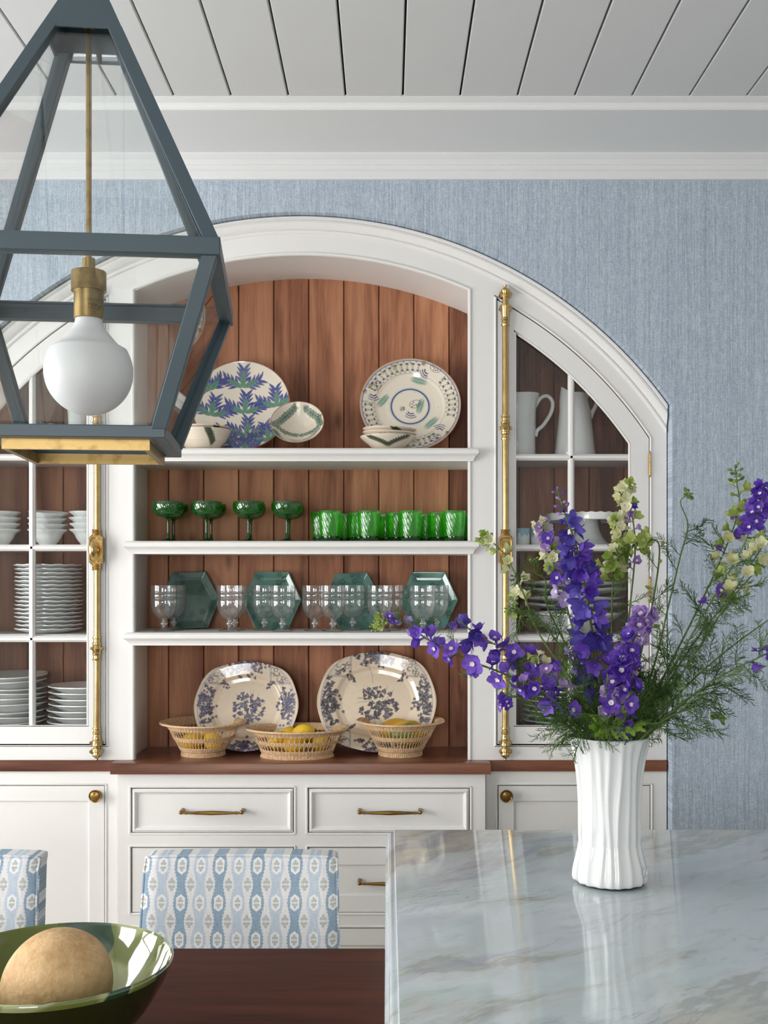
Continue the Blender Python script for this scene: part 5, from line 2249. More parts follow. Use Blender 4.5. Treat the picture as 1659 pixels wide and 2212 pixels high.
def chair(px_l, px_r, label):
    Yt, Yb = 2.505, 2.435            # front of the back at its top and at the seat
    cx_ = (wx(px_l, Yt) + wx(px_r, Yt)) / 2
    t = thing('dining_chair', label, 'chair', (cx_, 2.30, 0), group='patterned dining chairs')
    hw_t, hw_b = 0.2215, 0.232
    zt_, zb_ = wz(1855, Yt), 0.47
    # padded back, built lying then leaned
    mb = MB()
    nx, nz = 24, 14
    th = 0.075

    def front(u, v):
        """u -1..1 across, v 0..1 up"""
        hw = hw_b + (hw_t - hw_b) * v
        z = zb_ + (zt_ - zb_) * v + 0.004 * (1 - u * u) * (v > 0.99)
        y = (Yb + (Yt - Yb) * v) - 2.30
        e = max(0.0, abs(u) - 0.93) / 0.07
        e2 = max(0.0, v - 0.95) / 0.05
        y += 0.010 * (e * e + e2 * e2) - 0.006 * (1 - u * u) * math.sin(PI * min(1, v * 1.0))
        return (u * hw, y, z - 0.004 * e2 * e * 1.0)

    vs = [front(-1 + 2 * i / nx, j / nz) for j in range(nz + 1) for i in range(nx + 1)]
    bs = [(x, y + th * 1.0, z) for x, y, z in [front(-1 + 2 * i / nx, j / nz) for j in range(nz + 1) for i in range(nx + 1)]]
    N = (nx + 1) * (nz + 1)
    fs = []
    for j in range(nz):
        for i in range(nx):
            a = j * (nx + 1) + i
            fs.append((a, a + 1, a + nx + 2, a + nx + 1))
            fs.append((N + a, N + a + nx + 1, N + a + nx + 2, N + a + 1))
    for j in range(nz):
        for i in (0, nx):
            a = j * (nx + 1) + i
            fs.append((a, a + nx + 1, N + a + nx + 1, N + a))
    for i in range(nx):
        for j in (0, nz):
            a = j * (nx + 1) + i
            fs.append((a, a + 1, N + a + 1, N + a))
    mb.add(vs + bs, fs)
    back = mb.build('backrest', M['fabric'], t, world=False, angle=50, bev=0.006)
    # welted seam round the face
    mb = MB()
    P = [front(-1, j / nz) for j in range(nz + 1)] + [front(-1 + 2 * i / nx, 1) for i in range(1, nx)] + [front(1, 1 - j / nz) for j in range(nz + 1)]
    P = [Vector(p) + Vector((0, 0.003, 0)) for p in P]
    mb.tube(P, 0.0042, 8)
    mb.build('piping', M['fabric'], back, world=False, angle=60)
    mb = MB()
    mb.box(-0.235, 0.235, -0.235, 0.14, 0.395, 0.485)
    mb.build('seat', M['fabric'], t, world=False, bev=0.02)
    for sx in (-1, 1):
        for y0, y1 in ((-0.20, -0.205), (0.17, 0.235)):
            mb = MB()
            mb.add([(sx * 0.205 + a * 0.020, (y0 if z else y1) + b * 0.020, z) for z in (0.0, 0.395) for a, b in ((-1, -1), (1, -1), (1, 1), (-1, 1))],
                   [(0, 1, 5, 4), (1, 2, 6, 5), (2, 3, 7, 6), (3, 0, 4, 7), (3, 2, 1, 0), (4, 5, 6, 7)])
            mb.build('leg', M['leg'], t, world=False)
    return t


chair(312, 726, 'dining chair in blue and white ikat, fully seen behind the table')
chair(-336, 79, 'dining chair in blue and white ikat, cut off behind the green bowl')

# ------------------------------------------------------------------ marble island
ZI = 0.92
t = thing('kitchen_island', 'island with pale blue-grey marble top carrying the flower vase', 'island', (0.85, 1.5, 0))
mb = MB()
xi0, yi1 = 0.0195, 2.512
e = 0.024
slab(mb, [(xi0 - e, 0.55), (1.75, 0.55), (1.75, yi1), (xi0 - e, yi1)],
     [(0.006, ZI - 0.040), (0.001, ZI - 0.036), (0.0, ZI - 0.030), (0.001, ZI - 0.022), (0.005, ZI - 0.0195), (0.0055, ZI - 0.017), (0.0075, ZI - 0.012), (0.012, ZI - 0.0085), (0.0185, ZI - 0.0070), (0.0195, ZI - 0.006), (0.0195, ZI - 0.002), (0.0205, ZI - 0.0006), (0.024, ZI)])
mb.build('marble_top', M['marble'], t, angle=30)
mb = MB()
mb.box(0.034, 1.70, 0.60, yi1 - 0.05, 0.09, ZI - 0.0405)
mb.box(0.08, 1.65, 0.65, yi1 - 0.10, 0.0, 0.091)
mb.build('carcass', M['white'], t)
for k in range(3):
    mb = MB()
    a = 0.09 + k * 0.54
    mb.nested(a, a + 0.50, 0.14, ZI - 0.09, [(0, 0.0), (0, -0.012), (0.06, -0.012), (0.064, -0.004), (0.065, -0.004)])
    mb.xform(Matrix.Translation((0, yi1 - 0.05, 0)) @ Matrix.Scale(-1, 4, (0, 1, 0)))
    mb.build('panel', M['white'], t)

# ------------------------------------------------------------------ green bowl and melon
BX, BY = wx(116, 1.672), 1.672
t = thing('fruit_bowl', 'large glossy green swirled bowl on the dark table', 'bowl', (BX, BY, ZTB))
mb = MB()
RB, HB = 0.181, 0.150
inn = [(0.0001, 0.016), (0.05, 0.019), (0.095, 0.040), (0.135, 0.080), (0.163, 0.120), (0.1765, HB - 0.002)]
pts = spline([(r, 0, z) for r, z in inn], 26)
mb.lathe([(p.x, p.z) for p in pts], 72)
mb.build('inside', M['bowl'], t, world=False, angle=70)
mb = MB()
out = [(0.1765, HB - 0.002), (0.1790, HB + 0.0012), (0.1815, HB - 0.0005), (0.1812, HB - 0.005), (0.1795, HB - 0.010)]
mb.lathe(out, 72)
mb.build('rim', M['bowl'], t, world=False, angle=70)
mb = MB()
ou = [(0.1795, HB - 0.010), (0.167, 0.112), (0.140, 0.070), (0.100, 0.030), (0.070, 0.012), (0.066, 0.0), (0.0001, 0.0)]
pts = spline([(r, 0, z) for r, z in ou], 26)
mb.lathe([(max(p.x, 0.0001), max(p.z, 0.0)) for p in pts], 72)
mb.build('outside', M['bowl_out'], t, world=False, angle=70)
mb = MB()
mr = 0.0825
rngm = random.Random(2)
mb.lathe([(mr * math.cos(a) if abs(a) < PI / 2 - 1e-4 else 0.0002, mr * 1.04 * math.sin(a)) for a in lin(-PI / 2, PI / 2, 40)], 60,
         fr=lambda th, i, r, z: (r * (1 + 0.010 * math.cos(5 * th + 1) * (1 - (z / mr) ** 2) + 0.012 * math.sin(2 * th)), z * (1 + 0.015 * math.cos(th))))
mel = mb.build('cantaloupe', M['melon'], angle=80)
mel.location = (wx(123, 1.66), 1.66, 0.8765)
mel.rotation_euler = (0.25, 0.5, 0.3)
tag(mel, 'round tan netted melon lying in the green bowl', 'melon')

# ------------------------------------------------------------------ hanging lantern
LC = (-0.437, 1.588, 0.0)
LR = math.radians(5.7)
lan = thing('lantern_pendant', 'slate blue tapered glass lantern hanging by the ceiling with frosted bulb', 'lantern', (LC[0], LC[1], 1.6745), (0, 0, LR))
L0 = 1.6745
W_TOP, W_MID, W_BOT = 0.0545, 0.200, 0.122
ZL_TOP, ZL_MID, ZL_BOT = 2.276 - L0, 1.930 - L0, 1.689 - L0
BT = 0.0205


def leg_piece(name, sx, sy, w0, z0, w1, z1, b=BT):
    mb = MB()
    vs = []
    for w, z in ((w0, z0), (w1, z1)):
        for a, c in ((0, 0), (1, 0), (1, 1), (0, 1)):
            vs.append((sx * (w - a * b), sy * (w - c * b), z))
    mb.add(vs, [(0, 1, 5, 4), (1, 2, 6, 5), (2, 3, 7, 6), (3, 0, 4, 7), (3, 2, 1, 0), (4, 5, 6, 7)])
    # glazing stop just inside
    mb.build(name, M['blue'], lan, world=False, bev=0.0012)


for sx in (-1, 1):
    for sy in (-1, 1):
        leg_piece('upper_post', sx, sy, W_MID, ZL_MID + 0.008, W_TOP, ZL_TOP + 0.006)
        leg_piece('lower_post', sx, sy, W_BOT + 0.002, ZL_BOT + 0.012, W_MID - 0.001, ZL_MID - 0.006)


def ring_bars(name, w, z0, z1, b, taper=0.0):
    for k in range(4):
        mb = MB()
        vs = []
        for z, ww in ((z0, w - taper), (z1, w)):
            for a, c in ((-ww, -ww), (ww, -ww), (ww - b, -ww + b), (-ww + b, -ww + b)):
                vs.append((a, c, z))
        mb.add(vs, [(0, 1, 5, 4), (1, 2, 6, 5), (2, 3, 7, 6), (3, 0, 4, 7), (3, 2, 1, 0), (4, 5, 6, 7)])
        # inner stop strip
        mb.xform(Matrix.Rotation(k * PI / 2, 4, 'Z'))
        mb.build(name, M['blue'], lan, world=False, bev=0.0012)


ring_bars('middle_rail', W_MID + 0.001, ZL_MID - 0.0125, ZL_MID + 0.0115, 0.022)
ring_bars('bottom_rail', W_BOT + 0.001, ZL_BOT, ZL_BOT + 0.017, 0.022)
for k in range(4):
    for nm, w0, z0, w1, z1 in (('upper_pane', W_MID - 0.011, ZL_MID + 0.011, W_TOP - 0.008, ZL_TOP + 0.01), ('lower_pane', W_BOT - 0.010, ZL_BOT + 0.014, W_MID - 0.012, ZL_MID - 0.011)):
        mb = MB()
        e_ = 0.006
        mb.add([(-w0 + e_, -w0, z0), (w0 - e_, -w0, z0), (w1 - e_, -w1, z1), (-w1 + e_, -w1, z1),
                (-w0 + e_, -w0 + 0.002, z0), (w0 - e_, -w0 + 0.002, z0), (w1 - e_, -w1 + 0.002, z1), (-w1 + e_, -w1 + 0.002, z1)],
               [(0, 1, 2, 3), (7, 6, 5, 4), (0, 4, 5, 1), (1, 5, 6, 2), (2, 6, 7, 3), (3, 7, 4, 0)])
        mb.xform(Matrix.Rotation(k * PI / 2, 4, 'Z'))
        mb.build(nm, M['lpane'], lan, world=False)
        # slim glazing stops along the posts
        mb = MB()
        for s in (-1, 1):
            a = Vector((s * (w0 - 0.0105), -w0 + 0.006, z0))
            b_ = Vector((s * (w1 - 0.0105), -w1 + 0.006, z1))
            mb.tube([a, b_], 0.0035, 4)
        mb.tube([(-w0 + 0.01, -w0 + 0.007, z0 + 0.002), (w0 - 0.01, -w0 + 0.007, z0 + 0.002)], 0.0035, 4)
        mb.xform(Matrix.Rotation(k * PI / 2, 4, 'Z'))
        tag(mb.build('glazing_stop', M['blue'], lan, world=False), kind='stuff')
# cap
mb = MB()
slope = (W_MID - W_TOP) / (ZL_TOP - ZL_MID)
zp = 2.313 - L0
ztop = 2.372 - L0


def sq(w, z):
    return [(-w, -w, z), (w, -w, z), (w, w, z), (-w, w, z)]


wt_ = W_TOP + 0.002
lo = [sq(wt_ - 0.004, zp), sq(wt_ - 0.003, ZL_TOP), sq(wt_, ZL_TOP), sq(wt_ - slope * (ztop - ZL_TOP), ztop)]
lo[0] = sq(wt_ - slope * (zp - ZL_TOP) - 0.003, zp)
vs = [p for L in lo for p in L]
fs = [(3, 2, 1, 0)]
for i in range(3):
    for q in range(4):
        q2 = (q + 1) % 4
        fs.append((4 * i + q, 4 * i + q2, 4 * i + 4 + q2, 4 * i + 4 + q))
fs.append((12, 13, 14, 15))
mb.add(vs, fs)
mb.build('cap', M['blue'], lan, world=False)
mb = MB()
mb.tube([(0, 0, ztop - 0.002), (0, 0, Z_CEIL - L0 - 0.012)], 0.007, 12)
mb.build('hanging_stem', M['blue'], lan, world=False)
mb = MB()
mb.lathe([(0.0001, Z_CEIL - L0), (0.06, Z_CEIL - L0), (0.058, Z_CEIL - L0 - 0.012), (0.012, Z_CEIL - L0 - 0.02), (0.0001, Z_CEIL - L0 - 0.02)], 32)
mb.build('ceiling_canopy', M['blue'], lan, world=False)
# brass band under the lantern
mb = MB()
wB, iB = 0.0993, 0.0915
for k in range(4):
    st = len(mb.v)
    vs = []
    for z in (0.0, ZL_BOT + 0.001):
        for a, c in ((-wB, -wB), (wB, -wB), (iB, -iB), (-iB, -iB)):
            vs.append((a, c, z))
    mb.add(vs, [(0, 1, 5, 4), (1, 2, 6, 5), (2, 3, 7, 6), (3, 0, 4, 7), (3, 2, 1, 0), (4, 5, 6, 7)])
    mb.xform(Matrix.Rotation(k * PI / 2, 4, 'Z'), st)
mb.build('brass_collar', M['lbrass'], lan, world=False)
# rod, socket, bulb
zs = lambda py: ZC - (py - PY) / FPX * LC[1] - L0
mb = MB()
mb.tube([(0, 0, zs(563)), (0, 0, zp + 0.0002)], 0.0042, 12)
mb.lathe([(0.0001, zp), (0.012, zp), (0.0125, zp - 0.004), (0.009, zp - 0.009), (0.0042, zp - 0.012)], 20)
mb.build('rod', M['lbrass'], lan, world=False)
sock = MB()
sock.lathe([(0.0001, zs(559)), (0.0092, zs(559)), (0.0092, zs(585)), (0.0245, zs(587)), (0.0252, zs(589)), (0.0252, zs(630)), (0.0215, zs(630)), (0.0212, zs(633)), (0.0212, zs(688)), (0.0200, zs(690)), (0.0001, zs(689))], 40)
sk = sock.build('socket', M['lbrass'], lan, world=False, angle=30)


def cyl_text(body, size, z, th0, r, parent):
    cu = bpy.data.curves.new('print', 'FONT')
    cu.body = body
    cu.size = size
    cu.resolution_u = 3
    tmp = bpy.data.objects.new('print_tmp', cu)
    COL.objects.link(tmp)
    dg = bpy.context.evaluated_depsgraph_get()
    me = bpy.data.meshes.new_from_object(tmp.evaluated_get(dg))
    bpy.data.objects.remove(tmp)
    for v in me.vertices:
        a = th0 + v.co.x / r
        v.co = Vector(((r + 0.0003) * math.cos(a), (r + 0.0003) * math.sin(a), z + v.co.y))
    me.materials.append(M['ink'])
    o = link('printed_text', me, parent)
    return o


base_th = math.atan2(-LC[1], -LC[0]) - LR      # towards the camera
cyl_text('CAUTION: RISK OF FIRE', 0.0030, zs(655), base_th - 0.12, 0.0212, sk)
cyl_text('MAX', 0.0068, zs(668), base_th - 0.07, 0.0212, sk)
cyl_text('60 W', 0.0034, zs(668), base_th + 0.64, 0.0212, sk)
cyl_text('TYPE A LAMP', 0.0032, zs(674), base_th - 0.04, 0.0212, sk)
mb = MB()
rb_, zc_ = 0.0637, zs(803)
neck = [(0.0190, zs(684)), (0.0192, zs(690)), (0.0205, zs(700)), (0.0245, zs(712)), (0.0325, zs(726)), (0.0430, zs(744))]
arc_ = [(rb_ * math.cos(a), zc_ + rb_ * math.sin(a)) for a in lin(0.72, -PI / 2 + 0.001, 30)]
pts = spline([(r, 0, z) for r, z in neck + arc_[2:]], 60)
mb.lathe([(max(p.x, 0.0002), p.z) for p in pts], 56)
mb.build('bulb', M['bulb'], lan, world=False, angle=80)

# ------------------------------------------------------------------ vase
VY = 2.064
VX = wx(1317, VY)
vas = thing('flower_vase', 'tall white fluted ceramic vase on the marble island', 'vase', (VX, VY, ZI))
vp = [(0.0620, 0.0035), (0.0680, 0.006), (0.0705, 0.014), (0.0690, 0.030), (0.0640, 0.050), (0.0600, 0.066), (0.0590, 0.0735), (0.0580, 0.0780), (0.0585, 0.095), (0.0585, 0.130), (0.0592, 0.165), (0.0620, 0.205), (0.0670, 0.240), (0.0735, 0.268), (0.0755, 0.2770)]
vsp = spline([(r, 0, z) for r, z in vp], 70)
FL = [(0.0, 1.0), (0.42, 0.8), (0.80, 1.1), (1.25, 0.9), (1.72, 1.0), (2.2, 1.2), (2.62, 0.8), (3.1, 1.0), (3.55, 0.9), (3.93, 1.1), (4.25, 1.0), (4.52, 1.0), (4.80, 1.15), (5.1, 0.9), (5.42, 1.1), (5.85, 1.0)]


def flute(th, i, r, z):
    f = 0.0
    for k, (a, w) in enumerate(FL):
        aa = a + 0.05 * math.sin(z * 15 + k * 1.9) + 0.015 * math.sin(z * 41 + k)
        d = (th - aa + PI) % (2 * PI) - PI
        f += w * math.exp(-(d / 0.085) ** 2)
    amp = 0.0034 * (0.75 + 0.25 * math.sin(z * 9)) * (1.15 if z < 0.075 else 1.0)
    if z > 0.272:
        amp *= max(0.25, 1 - (z - 0.272) / 0.006)
    return r + amp * (f - 0.45), z + (0.0016 * math.sin(2 * th + 0.6) if z > 0.26 else 0)


mb = MB()
mb.lathe([(p.x, p.z) for p in vsp] + [(0.0735, 0.2785), (0.0705, 0.2765), (0.0640, 0.245), (0.0560, 0.20), (0.0540, 0.10), (0.0540, 0.02), (0.0001, 0.018)], 220, fr=lambda th, i, r, z: flute(th, i, r, z) if i < len(vsp) else (r, z))
mb.build('body', M['vase'], vas, world=False, angle=75)
mb = MB()
mb.lathe([(0.0001, 0.0), (0.058, 0.0), (0.060, 0.0036), (0.0001, 0.0036)], 48)
mb.build('foot', M['vase_foot'], vas, world=False)
mb = MB()
# small round maker's seal
sa, sr, sz = -0.62, 0.0712, 0.029
ctr = Vector((sr * math.cos(sa), sr * math.sin(sa), sz))
ex, ez = Vector((-math.sin(sa), math.cos(sa), 0)), Vector((0.0 * math.cos(sa), 0, 1))
en = Vector((math.cos(sa), math.sin(sa), 0))
mb.tube([ctr + ex * (0.0078 * math.cos(a)) + ez * (0.0085 * math.sin(a)) for a in lin(0, 2 * PI, 25)[:-1]], 0.0011, 6, closed=True)
mb.tube([ctr + ex * -0.003 + ez * -0.004, ctr + ex * -0.003 + ez * 0.004, ctr + ex * 0.003 + ez * -0.004, ctr + ex * 0.003 + ez * 0.004], 0.0009, 6)
mb.build('seal', M['vase'], vas, world=False)


# ------------------------------------------------------------------ cut flowers
FR = random.Random(11)


def petal_grid(mb, base, d, n, L, w, curl, ruffle=0.0, nu=5):
    """one petal from base along d (unit), n = face normal, curl bends it towards n"""
    s = d.cross(n).normalized()
    vs = []
    for i in range(nu):
        u = i / (nu - 1)
        a = curl * u
        c = base + (d * math.cos(a * 0.6) + n * math.sin(a * 0.6)) * (L * u)
        hw = w * (math.sin(PI * (0.12 + 0.80 * u)) ** 0.8) * (1 if u < 1 else 0.45)
        for k in (-1, 0, 1):
            lift = -0.18 * hw * (k == 0) + ruffle * FR.uniform(-1, 1) * u
            vs.append(c + s * (hw * k) + n * lift)
    fs = []
    for i in range(nu - 1):
        for k in range(2):
            a = i * 3 + k
            fs.append((a, a + 1, a + 4, a + 3))
    mb.add(vs, fs)


def floret_open(mats, L=0.017, w=0.0085, ped=0.012, cup=0.5, ruffle=0.0016, layers=1, spur=True):
    mb = MB()
    Z = Vector((0, 0, 1))
    c = Vector((0, 0, ped))
    mb.mi = 2
    mb.tube([(0, 0, 0), (0.0006, 0, ped * 0.5), (0, 0, ped)], 0.0007, 4)
    mb.mi = 0
    for l in range(layers):
        n = 5 if l == 0 else 6
        for k in range(n):
            a = 2 * PI * k / n + l * 0.5 + FR.uniform(-.12, .12)
            r = Vector((math.cos(a), math.sin(a), 0))
            tilt = cup * (1 + 0.5 * l) + FR.uniform(-.15, .15)
            d = (r * math.cos(tilt) + Z * math.sin(tilt)).normalized()
            nn = (Z * math.cos(tilt) - r * math.sin(tilt)).normalized()
            petal_grid(mb, c + r * 0.0012, d, nn, L * FR.uniform(.88, 1.1) * (0.8 if l else 1), w * FR.uniform(.9, 1.1) * (0.8 if l else 1), FR.uniform(-.5, .5), ruffle)
    if spur:
        mb.tube([c, c + Vector((0.002, 0, -0.007)), c + Vector((0.006, 0, -0.013))], [0.0022, 0.0014, 0.0006], 5)
    mb.mi = 1
    for k in range(4):
        a = 2 * PI * k / 4 + 0.3
        r = Vector((math.cos(a), math.sin(a), 0))
        d = (r * 0.75 + Z * 0.66).normalized()
        petal_grid(mb, c, d, (Z * 0.75 - r * 0.66).normalized(), L * 0.36, w * 0.38, 0.2, 0.0004, 3)
    return mb.mesh('floret', mats, smooth=True, angle=80)


def floret_bell(mats, L=0.020, w=0.0075, ped=0.010):
    """half-closed flower: petals folded forwards round the axis"""
    mb = MB()
    Z = Vector((0, 0, 1))
    c = Vector((0, 0, ped))
    mb.mi = 2
    mb.tube([(0, 0, 0), (0, 0, ped)], 0.0007, 4)
    mb.mi = 0
    for k in range(5):
        a = 2 * PI * k / 5 + FR.uniform(-.1, .1)
        r = Vector((math.cos(a), math.sin(a), 0))
        tilt = 1.12 + FR.uniform(-.12, .12)
        d = (r * math.cos(tilt) + Z * math.sin(tilt)).normalized()
        nn = (Z * math.cos(tilt) - r * math.sin(tilt)).normalized()
        petal_grid(mb, c + r * 0.0022, d, nn, L * FR.uniform(.85, 1.1), w, FR.uniform(-.7, -.1), 0.0008)
    mb.tube([c + Vector((0, 0, 0.002)), c + Vector((0.001, 0, -0.006)), c + Vector((0.006, 0, -0.014))], [0.0030, 0.0018, 0.0006], 5)
    return mb.mesh('floret', mats, smooth=True, angle=80)


def bud(mats, r=0.0034, L=0.0105, ped=0.009, hook=0.0):
    mb = MB()
    mb.mi = 2
    mb.tube([(0, 0, 0), (0.0008, 0, ped * 0.6), (0, 0, ped)], 0.0006, 4)
    mb.mi = 0
    mb.lathe([(0.0003, ped - 0.001), (r * 0.8, ped + L * 0.15), (r, ped + L * 0.45), (r * 0.75, ped + L * 0.8), (0.0003, ped + L)], 7)
    mb.tube([(0, 0, ped + 0.001), (0.002, 0, ped - 0.003), (0.005, 0, ped - 0.006)], [0.0014, 0.0009, 0.0004], 4)
    return mb.mesh('bud', mats, smooth=True, angle=80)


def frond(n_side=9, L=0.075, seed=0, w=0.030):
    """finely divided feathery leaf"""
    r = random.Random(seed)
    mb = MB()
    main = [Vector((r.uniform(-.002, .002), 0.006 * math.sin(q * 2), L * q)) for q in lin(0, 1, 7)]
    mb.tube(main, lin(0.0010, 0.0004, 7), 3, cap=False)
    for k in range(n_side):
        u = 0.18 + 0.8 * k / (n_side - 1)
        p = Vector((0, 0.006 * math.sin(u * 2), L * u))
        for s in (-1, 1):
            a = r.uniform(0.5, 0.95)
            ph = r.uniform(-0.7, 0.7)
            l = w * (1.15 - 0.6 * u) * r.uniform(0.7, 1.15)
            d = Vector((s * math.sin(a) * math.cos(ph), math.sin(ph) * 0.8, math.cos(a)))
            m = p + d * (l * 0.5) + Vector((0, 0, 0.002))
            e = p + d * l
            mb.tube([p, m, e], [0.0006, 0.0005, 0.0003], 3, cap=False)
            for q, ss in ((0.35, 1), (0.5, -1), (0.65, 1), (0.8, -1)):
                b = p + d * (l * q)
                d2 = (d + Vector((ss * 0.7 * d.z, r.uniform(-.6, .6), -ss * 0.7 * d.x * s * s))).normalized()
                mb.tube([b, b + d2 * (l * 0.42 * r.uniform(.6, 1.1))], [0.0005, 0.0003], 3, cap=False)
    return mb.mesh('feathery_leaf', M['frond'], smooth=True, angle=80)


def lobed_leaf(L=0.05, seed=0):
    """palm-shaped leaf with toothed lobes"""
    r = random.Random(seed)
    mb = MB()
    mb.tube([(0, 0, 0), (0, 0.001, 0.012)], 0.0009, 5)
    c = Vector((0, 0.001, 0.012))
    for k, a in enumerate((-1.15, -0.6, 0.0, 0.6, 1.15)):
        l = L * (0.62 if abs(a) > 1 else 0.82 if abs(a) > 0.1 else 1.0)
        d = Vector((math.sin(a), 0, math.cos(a)))
        s = Vector((math.cos(a), 0, -math.sin(a)))
        rows = [(0, 0.0025), (0.3, 0.0075), (0.45, 0.0065), (0.55, 0.0085), (0.75, 0.0035), (0.82, 0.0045), (1.0, 0.0003)]
        vs = []
        for u_, hw in rows:
            p = c + d * (l * u_) + Vector((0, 0.010 * u_ * u_, 0))
            vs += [p - s * hw, p + Vector((0, -0.0012, 0)), p + s * hw]
        fs = []
        for i in range(len(rows) - 1):
            for q in range(2):
                a0 = i * 3 + q
                fs.append((a0, a0 + 1, a0 + 4, a0 + 3))
        mb.add(vs, fs)
    return mb.mesh('lobed_leaf', M['leaf'], smooth=True, angle=80)


G, BEE = M['stem'], M['whitebee']
FL_ME = {
    'violet': [floret_open([M['violet'], BEE, G], 0.0165, 0.0082), floret_open([M['violet'], BEE, G], 0.0150, 0.0080, cup=0.75), floret_bell([M['violet'], BEE, G], 0.019, 0.0072)],
    'ruffle': [floret_open([M['violet'], BEE, G], 0.0185, 0.0105, 0.012, 0.35, 0.0030, 2), floret_open([M['violet'], BEE, G], 0.0175, 0.0100, 0.012, 0.6, 0.0030, 2), floret_open([M['lilac'], BEE, G], 0.0170, 0.0100, 0.012, 0.5, 0.0030, 2)],
    'indigo': [floret_bell([M['indigo'], BEE, G], 0.024, 0.0070, 0.013), floret_bell([M['indigo'], BEE, G], 0.021, 0.0078, 0.012), floret_bell([M['violet'], BEE, G], 0.021, 0.0075)],
    'lilac': [floret_open([M['lilac'], BEE, G], 0.0150, 0.0075), floret_bell([M['lilac'], BEE, G], 0.016, 0.0065), floret_open([M['violet'], BEE, G], 0.0140, 0.0070, cup=0.7)],
    'cream': [floret_open([M['cream_petal'], M['cream_petal'], G], 0.0145, 0.0070, cup=0.6), floret_bell([M['cream_petal'], BEE, G], 0.016, 0.0065), floret_bell([M['lime'], BEE, G], 0.015, 0.0060)],
    'limebud': [bud([M['lime'], G, G], 0.0034, 0.0105), bud([M['lime'], G, G], 0.0028, 0.0085), floret_bell([M['lime'], BEE, G], 0.013, 0.0055)],
    'greenbud': [bud([M['stem'], G, G], 0.0030, 0.0095, 0.007), bud([M['lime'], G, G], 0.0026, 0.008, 0.006)],
    'bluebud': [bud([M['indigo'], G, G], 0.0042, 0.0125, 0.011), bud([M['lilac'], G, G], 0.0040, 0.0115, 0.010)],
    'berry': [bud([M['indigo'], G, G], 0.0024, 0.0045, 0.006)],
}
FROND_ME = [frond(9, 0.075, 1), frond(8, 0.060, 2, 0.026), frond(10, 0.090, 3, 0.034), frond(7, 0.050, 4, 0.022)]
LEAF_ME = [lobed_leaf(0.052, 1), lobed_leaf(0.040, 2)]
RIM_Z = ZI + 0.277


def aim(o, d, roll):
    q = Vector(d).normalized().to_track_quat('Z', 'Y')
    o.rotation_mode = 'QUATERNION'
    o.rotation_quaternion = q @ Quaternion((0, 0, 1), roll)


def stem(label, pts, blooms, fronds=(), leaves=(), r0=0.0024, r1=0.0010, spread=1.0, name='larkspur', cat='flower'):
    """pts: (photo x, photo y, depth offset); blooms: (t0, t1, count, kind, size0, size1); fronds: (t0, t1, count, size)"""
    P = []
    # root inside the vase, below the rim
    fx0, fy0, fd0 = pts[0]
    P3 = [W(a, b, VY + d) for a, b, d in pts]
    dirv = (P3[1] - P3[0]).normalized()
    root = P3[0] - dirv * 0.09
    # keep the root inside the vase body
    dx_, dy_ = root.x - VX, root.y - VY
    rr_ = math.hypot(dx_, dy_)
    if rr_ > 0.045:
        root.x, root.y = VX + dx_ * 0.045 / rr_, VY + dy_ * 0.045 / rr_
    root.z = min(root.z, RIM_Z - 0.075)
    full = spline([root] + P3, 14 * len(pts))
    t = thing(name, label, cat, tuple(root), group='flowers in the fluted vase')
    n = len(full)
    mb = MB()
    mb.tube(full, [r0 + (r1 - r0) * i / (n - 1) for i in range(n)], 7)
    mb.build('stalk', M['stem'], t, angle=80)
    start = 14                                     # where the stem leaves the rim

    def at(u):
        f = start + u * (n - 1 - start)
        i = min(int(f), n - 2)
        return full[i].lerp(full[i + 1], f - i), (full[min(i + 1, n - 1)] - full[max(i - 1, 0)]).normalized()

    off = Vector(root)
    phase = FR.uniform(0, 6)
    for b_i, (t0, t1, cnt, kind, s0, s1) in enumerate(blooms):
        for k in range(cnt):
            u_ = t0 + (t1 - t0) * (k + FR.uniform(-.25, .25)) / max(1, cnt - 1)
            u_ = min(max(u_, 0), 1)
            p, tg = at(u_)
            phase += 2.39996
            a = tg.orthogonal().normalized()
            b = tg.cross(a)
            out = a * math.cos(phase) + b * math.sin(phase)
            # flowers turn a little to the light
            if kind == 'indigo':                       # half-closed flowers nod outwards
                d = (out * spread + Vector((0, -0.10, FR.uniform(-0.75, -0.05)))).normalized()
            else:
                d = (out * spread + tg * FR.uniform(0.15, 0.55) + Vector((-0.15, -0.35, 0.05))).normalized()
            me = FR.choice(FL_ME[kind])
            o = link('bud' if 'bud' in kind or kind == 'berry' else 'floret', me, t)
            o.location = p - off
            aim(o, d, FR.uniform(0, 6))
            s = (s0 + (s1 - s0) * (k / max(1, cnt - 1))) * {'cream': 1.3, 'limebud': 1.3, 'greenbud': 1.25, 'violet': 1.08}.get(kind, 1.0)
            o.scale = [s * FR.uniform(.9, 1.12)] * 3
    for t0, t1, cnt, s in fronds:
        for k in range(cnt):
            u_ = t0 + (t1 - t0) * (k + FR.uniform(-.3, .3)) / max(1, cnt - 1)
            p, tg = at(min(max(u_, 0), 1))
            a = tg.orthogonal().normalized()
            b = tg.cross(a)
            th = FR.uniform(0, 2 * PI)
            d = (a * math.cos(th) + b * math.sin(th)) * FR.uniform(.7, 1.2) + tg * FR.uniform(.3, .8)
            o = link('feathery_leaf', FR.choice(FROND_ME), t)
            o.location = p - off
            aim(o, d, FR.uniform(0, 6))
            o.scale = [s * FR.uniform(.8, 1.2)] * 3
    for u_, d, s in leaves:
        p, tg = at(u_)
        o = link('lobed_leaf', FR.choice(LEAF_ME), t)
        o.location = p - off
        aim(o, d, FR.uniform(0, 6))
        o.scale = (s, s, s)
    return t


